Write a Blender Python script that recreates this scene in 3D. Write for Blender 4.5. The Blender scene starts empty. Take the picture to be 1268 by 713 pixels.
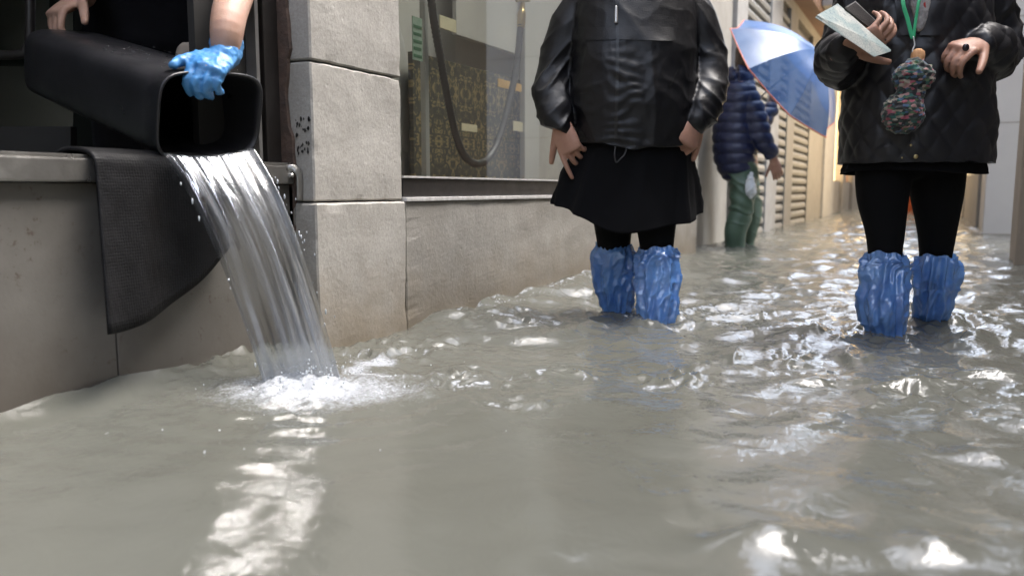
import bpy, bmesh, math, random
import numpy as np
from mathutils import Vector, Matrix
from mathutils.bvhtree import BVHTree

random.seed(7)
RNG = np.random.default_rng(11)
SC = bpy.context.scene
COL = SC.collection

# ------------------------------------------------------------------ camera
W0, H0, FPX = 1268.0, 713.0, 1000.0          # photograph size, focal length in its pixels
HORIZON = 235.0
CAM = Vector((0.0, 0.0, 0.40))               # 40 cm above the flood water (water level z = 0)
YAW = math.radians(27.3)                     # the street runs along +Y, camera looks to its left
PITCH = math.atan((H0 / 2 - HORIZON) / FPX)
cam_data = bpy.data.cameras.new('camera')
cam = bpy.data.objects.new('camera', cam_data)
COL.objects.link(cam)
cam.location = CAM
cam.rotation_euler = (math.pi / 2 - PITCH, 0, YAW)
cam_data.sensor_width = 36.0
cam_data.lens = FPX / W0 * 36.0
cam_data.clip_start = 0.02
cam_data.clip_end = 500
cam_data.dof.use_dof = True
cam_data.dof.focus_distance = 2.15
cam_data.dof.aperture_fstop = 3.2
SC.camera = cam

# ------------------------------------------------------------------ sky and light
SUN_EL, SUN_AZ = math.radians(66), math.radians(50)
world = bpy.data.worlds.new('World')
SC.world = world
world.use_nodes = True
wn, wl = world.node_tree.nodes, world.node_tree.links
wn.clear()
sky = wn.new('ShaderNodeTexSky')
sky.sky_type = 'NISHITA'
sky.sun_disc = False
sky.sun_elevation = SUN_EL
sky.sun_rotation = SUN_AZ
sky.air_density = 1.0
sky.dust_density = 4.0
sky.ozone_density = 1.0
hs = wn.new('ShaderNodeHueSaturation')       # overcast: most of the blue is gone
hs.inputs['Saturation'].default_value = 0.60
bgn = wn.new('ShaderNodeBackground')
bgn.inputs['Strength'].default_value = 0.15
won = wn.new('ShaderNodeOutputWorld')
wl.new(sky.outputs[0], hs.inputs['Color'])
wl.new(hs.outputs[0], bgn.inputs['Color'])
wl.new(bgn.outputs[0], won.inputs['Surface'])

sl = bpy.data.lights.new('sun', 'SUN')
sl.energy = 0.5
sl.angle = math.radians(40)
sl.color = (1.0, 0.985, 0.96)
sun = bpy.data.objects.new('sun', sl)
COL.objects.link(sun)
# nishita azimuth is measured from +Y towards +X
sd = Vector((math.sin(SUN_AZ) * math.cos(SUN_EL), math.cos(SUN_AZ) * math.cos(SUN_EL), math.sin(SUN_EL)))
sun.rotation_euler = sd.to_track_quat('Z', 'Y').to_euler()

SC.view_settings.view_transform = 'Standard'
SC.view_settings.look = 'None'
SC.view_settings.gamma = 1.0
SC.view_settings.use_curve_mapping = False
SC.view_settings.exposure = 2.78
SC.cycles.use_denoising = True
SC.cycles.max_bounces = 8
SC.cycles.transparent_max_bounces = 12
SC.cycles.caustics_reflective = False
SC.cycles.caustics_refractive = False

# ------------------------------------------------------------------ helpers: pixels -> places
FH = Vector((-math.sin(YAW), math.cos(YAW), 0))          # horizontal view direction
RT = Vector((math.cos(YAW), math.sin(YAW), 0))           # image right
FW = Vector((FH.x * math.cos(PITCH), FH.y * math.cos(PITCH), -math.sin(PITCH)))
UP = RT.cross(FW)

def ray(px, py):
    return FW + RT * ((px - W0 / 2) / FPX) + UP * ((H0 / 2 - py) / FPX)
def PV(px, py, hd):                                       # at horizontal depth hd
    d = ray(px, py); return CAM + d * (hd / d.dot(FH))
def onZ(px, py, z=0.0):
    d = ray(px, py); return CAM + d * ((z - CAM.z) / d.z)
def onX(px, py, X):
    d = ray(px, py); return CAM + d * ((X - CAM.x) / d.x)
def onY(px, py, Y):
    d = ray(px, py); return CAM + d * ((Y - CAM.y) / d.y)
def yx(px, X): return onX(px, HORIZON, X).y

# ------------------------------------------------------------------ helpers: noise
def _hash(ix, iy, iz, seed):
    h = (ix * 374761393 + iy * 668265263 + iz * 2147483647 + seed * 974711) & 0xffffffff
    h = ((h ^ (h >> 13)) * 1274126177) & 0xffffffff
    return (h ^ (h >> 16)) & 0xffffffff
_G = np.array([[1,1,0],[-1,1,0],[1,-1,0],[-1,-1,0],[1,0,1],[-1,0,1],[1,0,-1],[-1,0,-1],
               [0,1,1],[0,-1,1],[0,1,-1],[0,-1,-1]], dtype=np.float64)
def pn(p, seed=0):
    p = np.asarray(p, dtype=np.float64)
    i = np.floor(p).astype(np.int64); f = p - i
    u = f * f * f * (f * (f * 6 - 15) + 10)
    r = np.zeros(len(p))
    for dx in (0, 1):
        for dy in (0, 1):
            for dz in (0, 1):
                g = _G[_hash(i[:,0]+dx, i[:,1]+dy, i[:,2]+dz, seed) % 12]
                w = (u[:,0] if dx else 1-u[:,0]) * (u[:,1] if dy else 1-u[:,1]) * (u[:,2] if dz else 1-u[:,2])
                r += w * (g[:,0]*(f[:,0]-dx) + g[:,1]*(f[:,1]-dy) + g[:,2]*(f[:,2]-dz))
    return r
def fbm(p, oct=3, seed=0):
    r, a, q = 0, 1.0, np.asarray(p, dtype=np.float64)
    for k in range(oct):
        r = r + a * pn(q, seed + k); q = q * 2.03 + 7.1; a *= 0.5
    return r
def ridge(p, seed=0, k=2.0):
    return (1 - np.minimum(1, np.abs(pn(p, seed)) * 2.2)) ** k
def sstep(a, b, x):
    t = np.clip((x - a) / (b - a), 0, 1); return t * t * (3 - 2 * t)

# ------------------------------------------------------------------ helpers: meshes
def mesh_of(name, V, F, smooth=True):
    me = bpy.data.meshes.new(name)
    me.from_pydata([tuple(v) for v in V], [], F)
    me.update()
    if smooth: me.polygons.foreach_set('use_smooth', [True] * len(me.polygons))
    return me
def link(name, me, mat=None, parent=None, kind=None, label=None):
    o = bpy.data.objects.new(name, me); COL.objects.link(o)
    if mat is not None and me is not None and len(me.materials) == 0: me.materials.append(mat)
    if parent is not None: o.parent = parent
    if kind: o['kind'] = kind
    if label: o['label'] = label
    return o
def thing(name, label, cat, loc=(0, 0, 0), rz=0.0, group=None):
    o = bpy.data.objects.new(name, None); COL.objects.link(o)
    o.location = loc; o.rotation_euler = (0, 0, rz)
    o.empty_display_size = 0.1
    o['label'] = label; o['category'] = cat
    if group: o['group'] = group
    return o
def tag(o, label, cat, group=None):
    o['label'] = label; o['category'] = cat
    if group: o['group'] = group
    return o
def box_vf(x0, x1, y0, y1, z0, z1):
    V = [(x0,y0,z0),(x1,y0,z0),(x1,y1,z0),(x0,y1,z0),(x0,y0,z1),(x1,y0,z1),(x1,y1,z1),(x0,y1,z1)]
    F = [(0,3,2,1),(4,5,6,7),(0,1,5,4),(1,2,6,5),(2,3,7,6),(3,0,4,7)]
    return V, F
def join(parts):
    V, F = [], []
    for v, f in parts:
        n = len(V); V += [tuple(q) for q in v]; F += [tuple(i + n for i in t) for t in f]
    return V, F
def box(name, x0, x1, y0, y1, z0, z1, mat, parent=None, bev=0.0, **k):
    x0, x1 = min(x0, x1), max(x0, x1); y0, y1 = min(y0, y1), max(y0, y1)
    me = mesh_of(name, *box_vf(x0, x1, y0, y1, z0, z1), smooth=False)
    if bev > 0:
        bm = bmesh.new(); bm.from_mesh(me)
        bmesh.ops.bevel(bm, geom=bm.edges[:], offset=bev, segments=2, affect='EDGES', profile=0.6)
        bm.to_mesh(me); bm.free()
    return link(name, me, mat, parent, **k)
def catmull(P, n):
    P = np.asarray(P, dtype=np.float64)
    if len(P) == 2: return np.array([P[0] + (P[1]-P[0]) * t for t in np.linspace(0, 1, n + 1)])
    Q = np.vstack([2*P[0]-P[1], P, 2*P[-1]-P[-2]]); out = []
    for i in range(1, len(Q) - 2):
        a, b, c, d = Q[i-1], Q[i], Q[i+1], Q[i+2]
        for t in np.linspace(0, 1, n, endpoint=False):
            out.append(0.5*((2*b)+(-a+c)*t+(2*a-5*b+4*c-d)*t*t+(-a+3*b-3*c+d)*t**3))
    out.append(P[-1]); return np.array(out)
def tube(pts, rad, ref=(1, 0, 0), n=20, seg=6, cap=True, disp=None, sup=2.0):
    """closed loft along pts; rad = scalar or (along ref, across)."""
    R = np.array([(r, r) if np.isscalar(r) else tuple(r) for r in rad], dtype=np.float64)
    C = catmull([tuple(p) for p in pts], seg); RR = np.maximum(catmull(R, seg), 1e-4)
    T = np.gradient(C, axis=0); T /= np.linalg.norm(T, axis=1)[:, None] + 1e-12
    ref = np.asarray(ref, dtype=np.float64)
    if cap:
        for e, s in ((0, -1), (-1, 1)):
            m = min(RR[e]) * 0.8; new_c, new_r = [], []
            for q in (0.5, 0.85, 0.99):
                new_c.append(C[e] + s * T[e] * m * q); new_r.append(RR[e] * math.sqrt(max(1 - q*q, 0.01)))
            if e == 0:
                C = np.vstack([new_c[::-1], C]); RR = np.vstack([new_r[::-1], RR]); T = np.vstack([[T[0]]*3, T])
            else:
                C = np.vstack([C, new_c]); RR = np.vstack([RR, new_r]); T = np.vstack([T, [T[-1]]*3])
    th = np.linspace(0, 2*math.pi, n, endpoint=False)
    V = []; nv = len(C)
    for i in range(nv):
        s = ref - T[i] * ref.dot(T[i]); s /= np.linalg.norm(s) + 1e-12
        o = np.cross(T[i], s)
        c, d = np.cos(th), np.sin(th)
        if sup != 2.0:
            k = (np.abs(c)**sup + np.abs(d)**sup) ** (-1/sup); c, d = c*k, d*k
        dd = 0 if disp is None else disp(th, i/(nv-1), C[i])
        V.append(C[i] + np.outer(c*(RR[i,0]+dd), s) + np.outer(d*(RR[i,1]+dd), o))
    V = np.vstack(V)
    F = []
    for i in range(nv-1):
        for j in range(n):
            k = (j+1) % n
            F.append((i*n+j, i*n+k, (i+1)*n+k, (i+1)*n+j))
    if cap:
        F.append(tuple(range(n))[::-1]); F.append(tuple((nv-1)*n + j for j in range(n)))
    return [tuple(v) for v in V], F
def ellipsoid(c, r, n=20, m=12):
    V = [(c[0], c[1], c[2]-r[2])]
    for i in range(1, m):
        a = -math.pi/2 + math.pi*i/m
        for j in range(n):
            t = 2*math.pi*j/n
            V.append((c[0]+r[0]*math.cos(a)*math.cos(t), c[1]+r[1]*math.cos(a)*math.sin(t), c[2]+r[2]*math.sin(a)))
    V.append((c[0], c[1], c[2]+r[2])); L = len(V)-1
    F = [(0, 1+(j+1)%n, 1+j) for j in range(n)]
    for i in range(m-2):
        for j in range(n):
            k = (j+1)%n; b = 1+i*n
            F.append((b+j, b+k, b+n+k, b+n+j))
    b = 1+(m-2)*n
    F += [(b+j, b+(j+1)%n, L) for j in range(n)]
    return V, F
def remesh(parts, voxel, smooth=2, factor=0.5):
    """union of closed shells -> one continuous mesh"""
    me = mesh_of('tmp', *join(parts))
    o = bpy.data.objects.new('tmp', me); COL.objects.link(o)
    m = o.modifiers.new('r', 'REMESH'); m.mode = 'VOXEL'; m.voxel_size = voxel
    if smooth:
        s = o.modifiers.new('s', 'SMOOTH'); s.iterations = smooth; s.factor = factor
    dg = bpy.context.evaluated_depsgraph_get()
    out = bpy.data.meshes.new_from_object(o.evaluated_get(dg))
    bpy.data.objects.remove(o); bpy.data.meshes.remove(me)
    out.polygons.foreach_set('use_smooth', [True]*len(out.polygons))
    return out
def co_no(me):
    n = len(me.vertices)
    c = np.empty(n*3); me.vertices.foreach_get('co', c)
    q = np.empty(n*3); me.vertices.foreach_get('normal', q)
    return c.reshape(-1, 3), q.reshape(-1, 3)
def displace(me, fn):
    c, n = co_no(me)
    c2 = c + n * fn(c, n)[:, None]
    me.vertices.foreach_set('co', c2.ravel()); me.update()
def set_attr(me, name, arr):
    a = me.attributes.new(name, 'FLOAT', 'POINT'); a.data.foreach_set('value', np.asarray(arr, dtype=np.float32))

# ------------------------------------------------------------------ helpers: materials
def nodes(name):
    m = bpy.data.materials.new(name); m.use_nodes = True
    nt = m.node_tree; b = nt.nodes['Principled BSDF']
    return m, nt, b
def N(nt, t, **k):
    n = nt.nodes.new(t)
    for a, v in k.items():
        if a in n.inputs: n.inputs[a].default_value = v
        else: setattr(n, a, v)
    return n
def noise(nt, scale, detail=4, rough=0.55, vec=None):
    n = nt.nodes.new('ShaderNodeTexNoise')
    n.inputs['Scale'].default_value = scale; n.inputs['Detail'].default_value = detail; n.inputs['Roughness'].default_value = rough
    if vec is not None: nt.links.new(vec, n.inputs['Vector'])
    return n
def coords(nt, scale=(1, 1, 1)):
    t = nt.nodes.new('ShaderNodeTexCoord'); mp = nt.nodes.new('ShaderNodeMapping')
    mp.inputs['Scale'].default_value = scale
    nt.links.new(t.outputs['Object'], mp.inputs['Vector'])
    return mp.outputs[0]
def ramp(nt, fac, stops):
    r = nt.nodes.new('ShaderNodeValToRGB'); e = r.color_ramp.elements
    while len(e) < len(stops): e.new(0.5)
    for i, (p, c) in enumerate(stops):
        e[i].position = p; e[i].color = (*c, 1) if len(c) == 3 else c
    nt.links.new(fac, r.inputs['Fac']); return r
def pmat(name, c1, c2=None, scale=8, rough=0.5, bump=0.0, bscale=60, metal=0.0, spec=0.5, sc3=(1,1,1), rvar=0.0, coat=0.0, detail=5, sheen=0.0):
    m, nt, b = nodes(name); L = nt.links
    b.inputs['Roughness'].default_value = rough; b.inputs['Metallic'].default_value = metal
    b.inputs['Specular IOR Level'].default_value = spec
    b.inputs['Coat Weight'].default_value = coat
    b.inputs['Sheen Weight'].default_value = sheen
    b.inputs['Base Color'].default_value = (*c1, 1)
    v = coords(nt, sc3)
    if c2 is not None:
        n = noise(nt, scale, detail, 0.6, v)
        r = ramp(nt, n.outputs['Fac'], [(0.32, c1), (0.68, c2)])
        L.new(r.outputs[0], b.inputs['Base Color'])
    if rvar:
        n3 = noise(nt, scale*1.7, 4, 0.6, v)
        mr = N(nt, 'ShaderNodeMapRange'); mr.inputs[3].default_value = max(0, rough-rvar); mr.inputs[4].default_value = min(1, rough+rvar)
        mr.inputs[1].default_value = 0.3; mr.inputs[2].default_value = 0.7
        L.new(n3.outputs['Fac'], mr.inputs[0]); L.new(mr.outputs[0], b.inputs['Roughness'])
    if bump:
        n2 = noise(nt, bscale, 6, 0.6, v)
        bp = N(nt, 'ShaderNodeBump'); bp.inputs['Strength'].default_value = bump; bp.inputs['Distance'].default_value = 0.01
        L.new(n2.outputs['Fac'], bp.inputs['Height']); L.new(bp.outputs[0], b.inputs['Normal'])
    return m
def stone_mat(name, base, dark, stain, pits=True, tone=1.0):
    """weathered limestone: mottled tone, speckle, pits, brown staining low down (a tide mark)"""
    m, nt, b = nodes(name); L = nt.links
    v = coords(nt)
    n1 = noise(nt, 5, 6, 0.65, v); r1 = ramp(nt, n1.outputs['Fac'], [(0.3, dark), (0.6, base), (0.8, tuple(min(1, x*1.12) for x in base))])
    n2 = noise(nt, 140, 3, 0.7, v); r2 = ramp(nt, n2.outputs['Fac'], [(0.35, (0.72,)*3), (0.65, (1.12,)*3)])
    mx = N(nt, 'ShaderNodeMix', data_type='RGBA', blend_type='MULTIPLY'); mx.inputs[0].default_value = 0.5
    L.new(r1.outputs[0], mx.inputs[6]); L.new(r2.outputs[0], mx.inputs[7])
    n3 = noise(nt, 3.1, 5, 0.6, coords(nt, (1, 1, 0.35))); r3 = ramp(nt, n3.outputs['Fac'], [(0.5, (0, 0, 0)), (0.75, (1, 1, 1))])
    mx2 = N(nt, 'ShaderNodeMix', data_type='RGBA'); L.new(mx.outputs[2], mx2.inputs[6]); mx2.inputs[7].default_value = (*stain, 1)
    sc = N(nt, 'ShaderNodeMath', operation='MULTIPLY'); sc.inputs[1].default_value = 0.55
    L.new(r3.outputs[0], sc.inputs[0]); L.new(sc.outputs[0], mx2.inputs[0])
    # brown tide stain: wet zone of the stone near the flood level
    g = nt.nodes.new('ShaderNodeNewGeometry'); sx = nt.nodes.new('ShaderNodeSeparateXYZ'); L.new(g.outputs['Position'], sx.inputs[0])
    nw = noise(nt, 9, 4, 0.6, v); ad = N(nt, 'ShaderNodeMath', operation='MULTIPLY_ADD'); ad.inputs[1].default_value = 0.22
    L.new(nw.outputs['Fac'], ad.inputs[0]); L.new(sx.outputs['Z'], ad.inputs[2])
    mr = N(nt, 'ShaderNodeMapRange'); mr.inputs[1].default_value = 0.33; mr.inputs[2].default_value = 0.09; mr.inputs[3].default_value = 0; mr.inputs[4].default_value = 0.85
    L.new(ad.outputs[0], mr.inputs[0])
    mx3 = N(nt, 'ShaderNodeMix', data_type='RGBA'); L.new(mr.outputs[0], mx3.inputs[0]); L.new(mx2.outputs[2], mx3.inputs[6])
    mx3.inputs[7].default_value = (base[0]*0.55, base[1]*0.47, base[2]*0.36, 1)
    L.new(mx3.outputs[2], b.inputs['Base Color'])
    b.inputs['Roughness'].default_value = 0.75
    vo = N(nt, 'ShaderNodeTexVoronoi'); vo.inputs['Scale'].default_value = 17; L.new(v, vo.inputs['Vector'])
    rp = ramp(nt, vo.outputs['Distance'], [(0.0, (0, 0, 0)), (0.10, (1, 1, 1))])
    nb = noise(nt, 60, 6, 0.7, v); am = N(nt, 'ShaderNodeMath', operation='MULTIPLY_ADD'); am.inputs[1].default_value = 0.5
    L.new(rp.outputs[0], am.inputs[0]); L.new(nb.outputs['Fac'], am.inputs[2])
    bp = N(nt, 'ShaderNodeBump'); bp.inputs['Strength'].default_value = 0.42; bp.inputs['Distance'].default_value = 0.004
    L.new(am.outputs[0], bp.inputs['Height']); L.new(bp.outputs[0], b.inputs['Normal'])
    return m
def glass_mat(name, tint=(0.9, 0.95, 0.92), refl=1.0, rough=0.02):
    m, nt, b = nodes(name); nt.nodes.remove(b); L = nt.links
    tr = N(nt, 'ShaderNodeBsdfTransparent'); tr.inputs[0].default_value = (*tint, 1)
    gl = N(nt, 'ShaderNodeBsdfGlossy'); gl.inputs['Roughness'].default_value = rough
    fr = N(nt, 'ShaderNodeFresnel'); fr.inputs['IOR'].default_value = 1.6
    ge = N(nt, 'ShaderNodeNewGeometry'); bf = N(nt, 'ShaderNodeMath', operation='SUBTRACT'); bf.inputs[0].default_value = 1.0; L.new(ge.outputs['Backfacing'], bf.inputs[1])
    fm = N(nt, 'ShaderNodeMath', operation='MULTIPLY'); L.new(fr.outputs[0], fm.inputs[0]); L.new(bf.outputs[0], fm.inputs[1])
    ml = N(nt, 'ShaderNodeMath', operation='MULTIPLY'); ml.inputs[1].default_value = refl; ml.use_clamp = True
    mx = N(nt, 'ShaderNodeMixShader'); L.new(fm.outputs[0], ml.inputs[0]); L.new(ml.outputs[0], mx.inputs[0])
    L.new(tr.outputs[0], mx.inputs[1]); L.new(gl.outputs[0], mx.inputs[2])
    L.new(mx.outputs[0], nt.nodes['Material Output'].inputs['Surface'])
    return m
def emit_mat(name, c, s):
    m, nt, b = nodes(name)
    b.inputs['Base Color'].default_value = (*c, 1)
    b.inputs['Emission Color'].default_value = (*c, 1); b.inputs['Emission Strength'].default_value = s
    return m

M = {}
M['stone'] = stone_mat('pale_limestone', (0.405, 0.385, 0.350), (0.330, 0.311, 0.280), (0.265, 0.240, 0.208))
M['plinth'] = stone_mat('plinth_stone', (0.335, 0.317, 0.286), (0.275, 0.259, 0.230), (0.228, 0.206, 0.176))
M['plaster'] = pmat('beige_plaster', (0.32, 0.30, 0.26), (0.26, 0.24, 0.205), 4, 0.85, 0.25, 60)
M['plaster_d'] = pmat('ochre_plaster', (0.27, 0.22, 0.165), (0.21, 0.17, 0.13), 3, 0.85, 0.25, 50)
M['plaster_p'] = pmat('pink_plaster', (0.28, 0.21, 0.17), (0.22, 0.16, 0.13), 3, 0.85, 0.25, 50)
M['white_wall'] = pmat('white_cladding', (0.46, 0.455, 0.44), (0.42, 0.41, 0.40), 2.0, 0.5, 0.05, 40)
M['white_trim'] = pmat('white_stone_trim', (0.36, 0.35, 0.33), (0.29, 0.28, 0.26), 9, 0.7, 0.2, 60)
M['trim'] = pmat('grey_beige_trim', (0.25, 0.235, 0.21), (0.20, 0.187, 0.165), 6, 0.6, 0.15, 50)
M['brown_wood'] = pmat('brown_fascia', (0.20, 0.12, 0.085), (0.15, 0.09, 0.065), 6, 0.55, 0.1, 40, sc3=(1, 0.2, 1))
M['shutter'] = pmat('painted_shutter', (0.245, 0.240, 0.222), (0.20, 0.196, 0.18), 7, 0.45, 0.08, 60)
M['dark'] = pmat('dark_interior', (0.030, 0.028, 0.026), (0.018, 0.017, 0.016), 3, 0.7)
M['bronze'] = pmat('dark_bronze_frame', (0.022, 0.019, 0.018), (0.015, 0.013, 0.012), 12, 0.45, 0.05, 120, metal=0.0, rvar=0.1)
M['alu'] = pmat('dull_aluminium', (0.34, 0.33, 0.31), (0.25, 0.24, 0.225), 14, 0.36, 0.08, 160, metal=0.75, rvar=0.12)
M['caulk'] = pmat('pale_sealant', (0.62, 0.61, 0.60), (0.42, 0.40, 0.38), 40, 0.5)
M['glass'] = glass_mat('window_glass', (0.96, 0.98, 0.96), 2.4)
M['pave'] = pmat('grey_paving', (0.22, 0.21, 0.19), (0.15, 0.145, 0.13), 5, 0.6, 0.2, 30)
M['lit'] = emit_mat('warm_lit_window', (1.0, 0.70, 0.36), 1.0)
M['lit2'] = emit_mat('warm_lamp_glow', (1.0, 0.76, 0.46), 1.2)
M['fair_skin'] = pmat('fair_skin', (0.47, 0.30, 0.23), (0.42, 0.25, 0.185), 26, 0.5, 0.12, 220, spec=0.4)
M['skin'] = pmat('skin', (0.40, 0.225, 0.16), (0.34, 0.18, 0.128), 30, 0.5, 0.12, 220, spec=0.4)
for k_ in ('skin', 'fair_skin'):
    b_ = M[k_].node_tree.nodes['Principled BSDF']; b_.inputs['Subsurface Weight'].default_value = 0.12; b_.inputs['Subsurface Radius'].default_value = (0.01, 0.004, 0.002)

# ================================================================== SETTING
XF, XB, XW = -1.34, -1.41, -1.45     # pillar face, flood barrier face, far shopfront wall
GROUND = -0.22
link('pavement', mesh_of('pavement', [(-60,-60,GROUND),(60,-60,GROUND),(60,90,GROUND),(-60,90,GROUND)], [(0,1,2,3)], False), M['pave'], kind='structure')

Y0, Y1 = yx(389, XF), yx(499, XF)                # the stone pillar
ZS = onX(440, 250.5, XF).z                       # top of its lowest block
ZM = onX(440, 87, XF).z                          # top of the next one
YWE = yx(806, XF)                                # window ends behind the woman in the raincoat
YPE = yx(863, XF)                                # plinth ends
ZSILL = onX(600, 243, XF).z
WTOP = 2.35

def stone_block(name, x0, x1, y0, y1, z0, z1, mat, parent, cuts=26, chip=0.0045, seed=0):
    me = mesh_of(name, *box_vf(x0, x1, y0, y1, z0, z1), smooth=False)
    bm = bmesh.new(); bm.from_mesh(me)
    bmesh.ops.bevel(bm, geom=bm.edges[:], offset=0.004, segments=1, affect='EDGES')
    bmesh.ops.subdivide_edges(bm, edges=[e for e in bm.edges if e.calc_length() > 0.03], cuts=cuts, use_grid_fill=True)
    c = np.array([v.co[:] for v in bm.verts])
    lo, hi = np.array([x0, y0, z0]), np.array([x1, y1, z1])
    d = np.minimum(c - lo, hi - c); ds = np.sort(d, axis=1)
    e = np.exp(-np.maximum(ds[:, 1], 0) / 0.010)
    nz = np.maximum(0, fbm(c * 17, 3, seed) + 0.05)
    ctr = (lo + hi) / 2
    inward = np.where(np.abs(c - np.where(c > ctr, hi, lo)) < 0.03, np.where(c > ctr, -1.0, 1.0), 0.0)
    c2 = c + inward * (e * nz * chip)[:, None]
    face = (ds[:, 0] < 0.006)
    c2[:, 0] += np.where(face, fbm(c * 6, 3, seed + 5) * 0.0025, 0)
    for v, q in zip(bm.verts, c2): v.co = q
    bm.to_mesh(me); bm.free()
    return link(name, me, mat, parent)

shop = thing('shop_building', 'stone-fronted shop with a pillar, display window and open doorway beside the flooded street', 'building', (-1.6, 1.7, GROUND))
def sp(o):                                        # keep world coordinates under an Empty
    p = o.parent
    o.matrix_parent_inverse = (Matrix.Translation(p.location) @ Matrix.Rotation(p.rotation_euler.z, 4, 'Z')).inverted()
    return o
def sbox(name, *a, **k):
    return sp(box(name, *a, **k))
g_ = 0.004
for i_, (za, zb, dx) in enumerate(((GROUND, ZS, 0.010), (ZS + g_, ZM, 0.0), (ZM + g_, ZM + 0.52, 0.0), (ZM + 0.52 + g_, ZM + 1.04, 0.0), (ZM + 1.04 + g_, WTOP, 0.0))):
    sp(stone_block('stone', -1.62, XF + dx, Y0 - (0.0 if i_ else 0.006), Y1 - 0.002, za, zb, M['stone'], shop, seed=i_ * 3 + 1))
sp(stone_block('plinth', -1.62, XF + 0.006, Y1 + 0.002, YPE, GROUND, ZSILL - 0.012, M['plinth'], shop, cuts=40, chip=0.008, seed=21))
sbox('sill_sealant', -1.55, XF + 0.012, Y1 + 0.003, YWE, ZSILL - 0.012, ZSILL, M['caulk'], shop, bev=0.002)
# window: bottom rail, mullions, pane
ZR = onX(600, 222.5, XF).z
wf = sbox('window_frame', XF - 0.045, XF - 0.004, Y1 + 0.004, YWE, ZSILL + 0.001, ZR, M['bronze'], shop, bev=0.003)
def sub(o):                                       # sub-part under a part of the shop
    return o            # (its parent part already stands in world coordinates)
sub(box('glazing_bead', XF - 0.035, XF + 0.001, Y1 + 0.004, YWE, ZR + 0.0005, ZR + 0.006, M['caulk'], wf))
sub(box('frame_head', XF - 0.045, XF - 0.004, Y1 + 0.004, YWE, WTOP - 0.06, WTOP, M['bronze'], wf, bev=0.003))
sub(box('mullion', XF - 0.045, XF - 0.004, YWE - 0.04, YWE - 0.001, ZR + 0.001, WTOP - 0.061, M['bronze'], wf, bev=0.003))
sbox('window_pane', XF - 0.030, XF - 0.022, Y1 + 0.004, YWE - 0.042, ZR + 0.007, WTOP - 0.062, M['glass'], shop)
sbox('wall', -1.62, XF, YWE + 0.001, YPE, ZSILL - 0.010, WTOP, M['plaster'], shop)
sbox('upper_wall', -5.0, XF + 0.02, -4.0, YPE, WTOP + 0.003, 6.4, M['plaster_d'], shop)
sbox('cornice', XF - 0.02, XF + 0.10, -4.0, YPE, WTOP + 0.06, WTOP + 0.20, M['white_trim'], shop, bev=0.01)
sbox('side_wall', -5.0, XF, -4.0, -0.45, GROUND, WTOP, M['plinth'], shop)
# display recess behind the glass
XD = XF - 0.36
M['disp_wall'] = pmat('display_lining', (0.55, 0.53, 0.49), (0.47, 0.45, 0.42), 3, 0.6)
sbox('display_back', XD - 0.03, XD, Y1 - 0.30, YWE, ZSILL, WTOP, M['disp_wall'], shop)
sbox('display_floor', XD + 0.001, XF - 0.047, Y1 + 0.004, YWE, ZSILL - 0.008, ZR - 0.02, M['brown_wood'], shop)
# room behind the doorway
XR = -3.4
M['room'] = pmat('dim_shop_wall', (0.42, 0.44, 0.40), (0.32, 0.34, 0.31), 2.5, 0.5, rvar=0.1)
M['room_floor'] = pmat('dark_wet_floor', (0.09, 0.085, 0.08), (0.05, 0.05, 0.048), 5, 0.25, 0.1, 20)
sbox('room_back', XR - 0.05, XR, -0.45, Y0 + 0.10, GROUND, WTOP, M['room'], shop)
sbox('room_partition', XR + 0.001, -1.63, Y0 + 0.03, Y0 + 0.08, GROUND, WTOP, M['dark'], shop)
sbox('room_side', XR + 0.001, -1.64, -0.449, -0.40, GROUND, WTOP, M['room'], shop)
sbox('room_floor', XR + 0.001, -1.45, -0.399, Y0 + 0.028, GROUND + 0.002, -0.10, M['room_floor'], shop)
# door frame against the pillar: brown jamb, dark glazed side light with a bright steel edge
xd = -1.43
yj = yx(333, xd)
sbox('door_jamb', xd - 0.09, xd, yj, Y0 - 0.002, GROUND, WTOP, M['bronze'], shop, bev=0.004)
M['rust'] = pmat('flaking_brown_mortar', (0.13, 0.085, 0.065), (0.07, 0.05, 0.042), 30, 0.9, 0.6, 60)
# ragged mortar edge between jamb and pillar
zz = np.linspace(0.30, WTOP, 90)
xo = onY(363, 100, Y0).x
rag = xo + 0.012 * fbm(np.c_[zz*9, zz*0, zz*0], 4, 3) + np.where((zz > 0.55) & (zz < 0.72), -0.012, 0)
Vr = []; Fr = []
for k, z in enumerate(zz):
    Vr += [(-1.46, Y0 - 0.012, z), (rag[k], Y0 - 0.012, z), (rag[k], Y0 - 0.001, z)]
for k in range(len(zz)-1):
    a = k*3; Fr += [(a, a+1, a+4, a+3), (a+1, a+2, a+5, a+4)]
sp(link('mortar_edge', mesh_of('mortar_edge', Vr, Fr, False), M['rust'], shop))
M['steel'] = pmat('bright_steel', (0.55, 0.54, 0.52), (0.45, 0.44, 0.43), 20, 0.3, metal=0.8)
sbox('steel_edge', xd - 0.03, xd + 0.002, yx(322.5, xd), yx(326.5, xd), 0.30, WTOP, M['steel'], shop)
sbox('side_light', xd - 0.05, xd - 0.03, yx(262, xd), yx(322, xd), 0.30, WTOP, M['dark'], shop)
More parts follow.
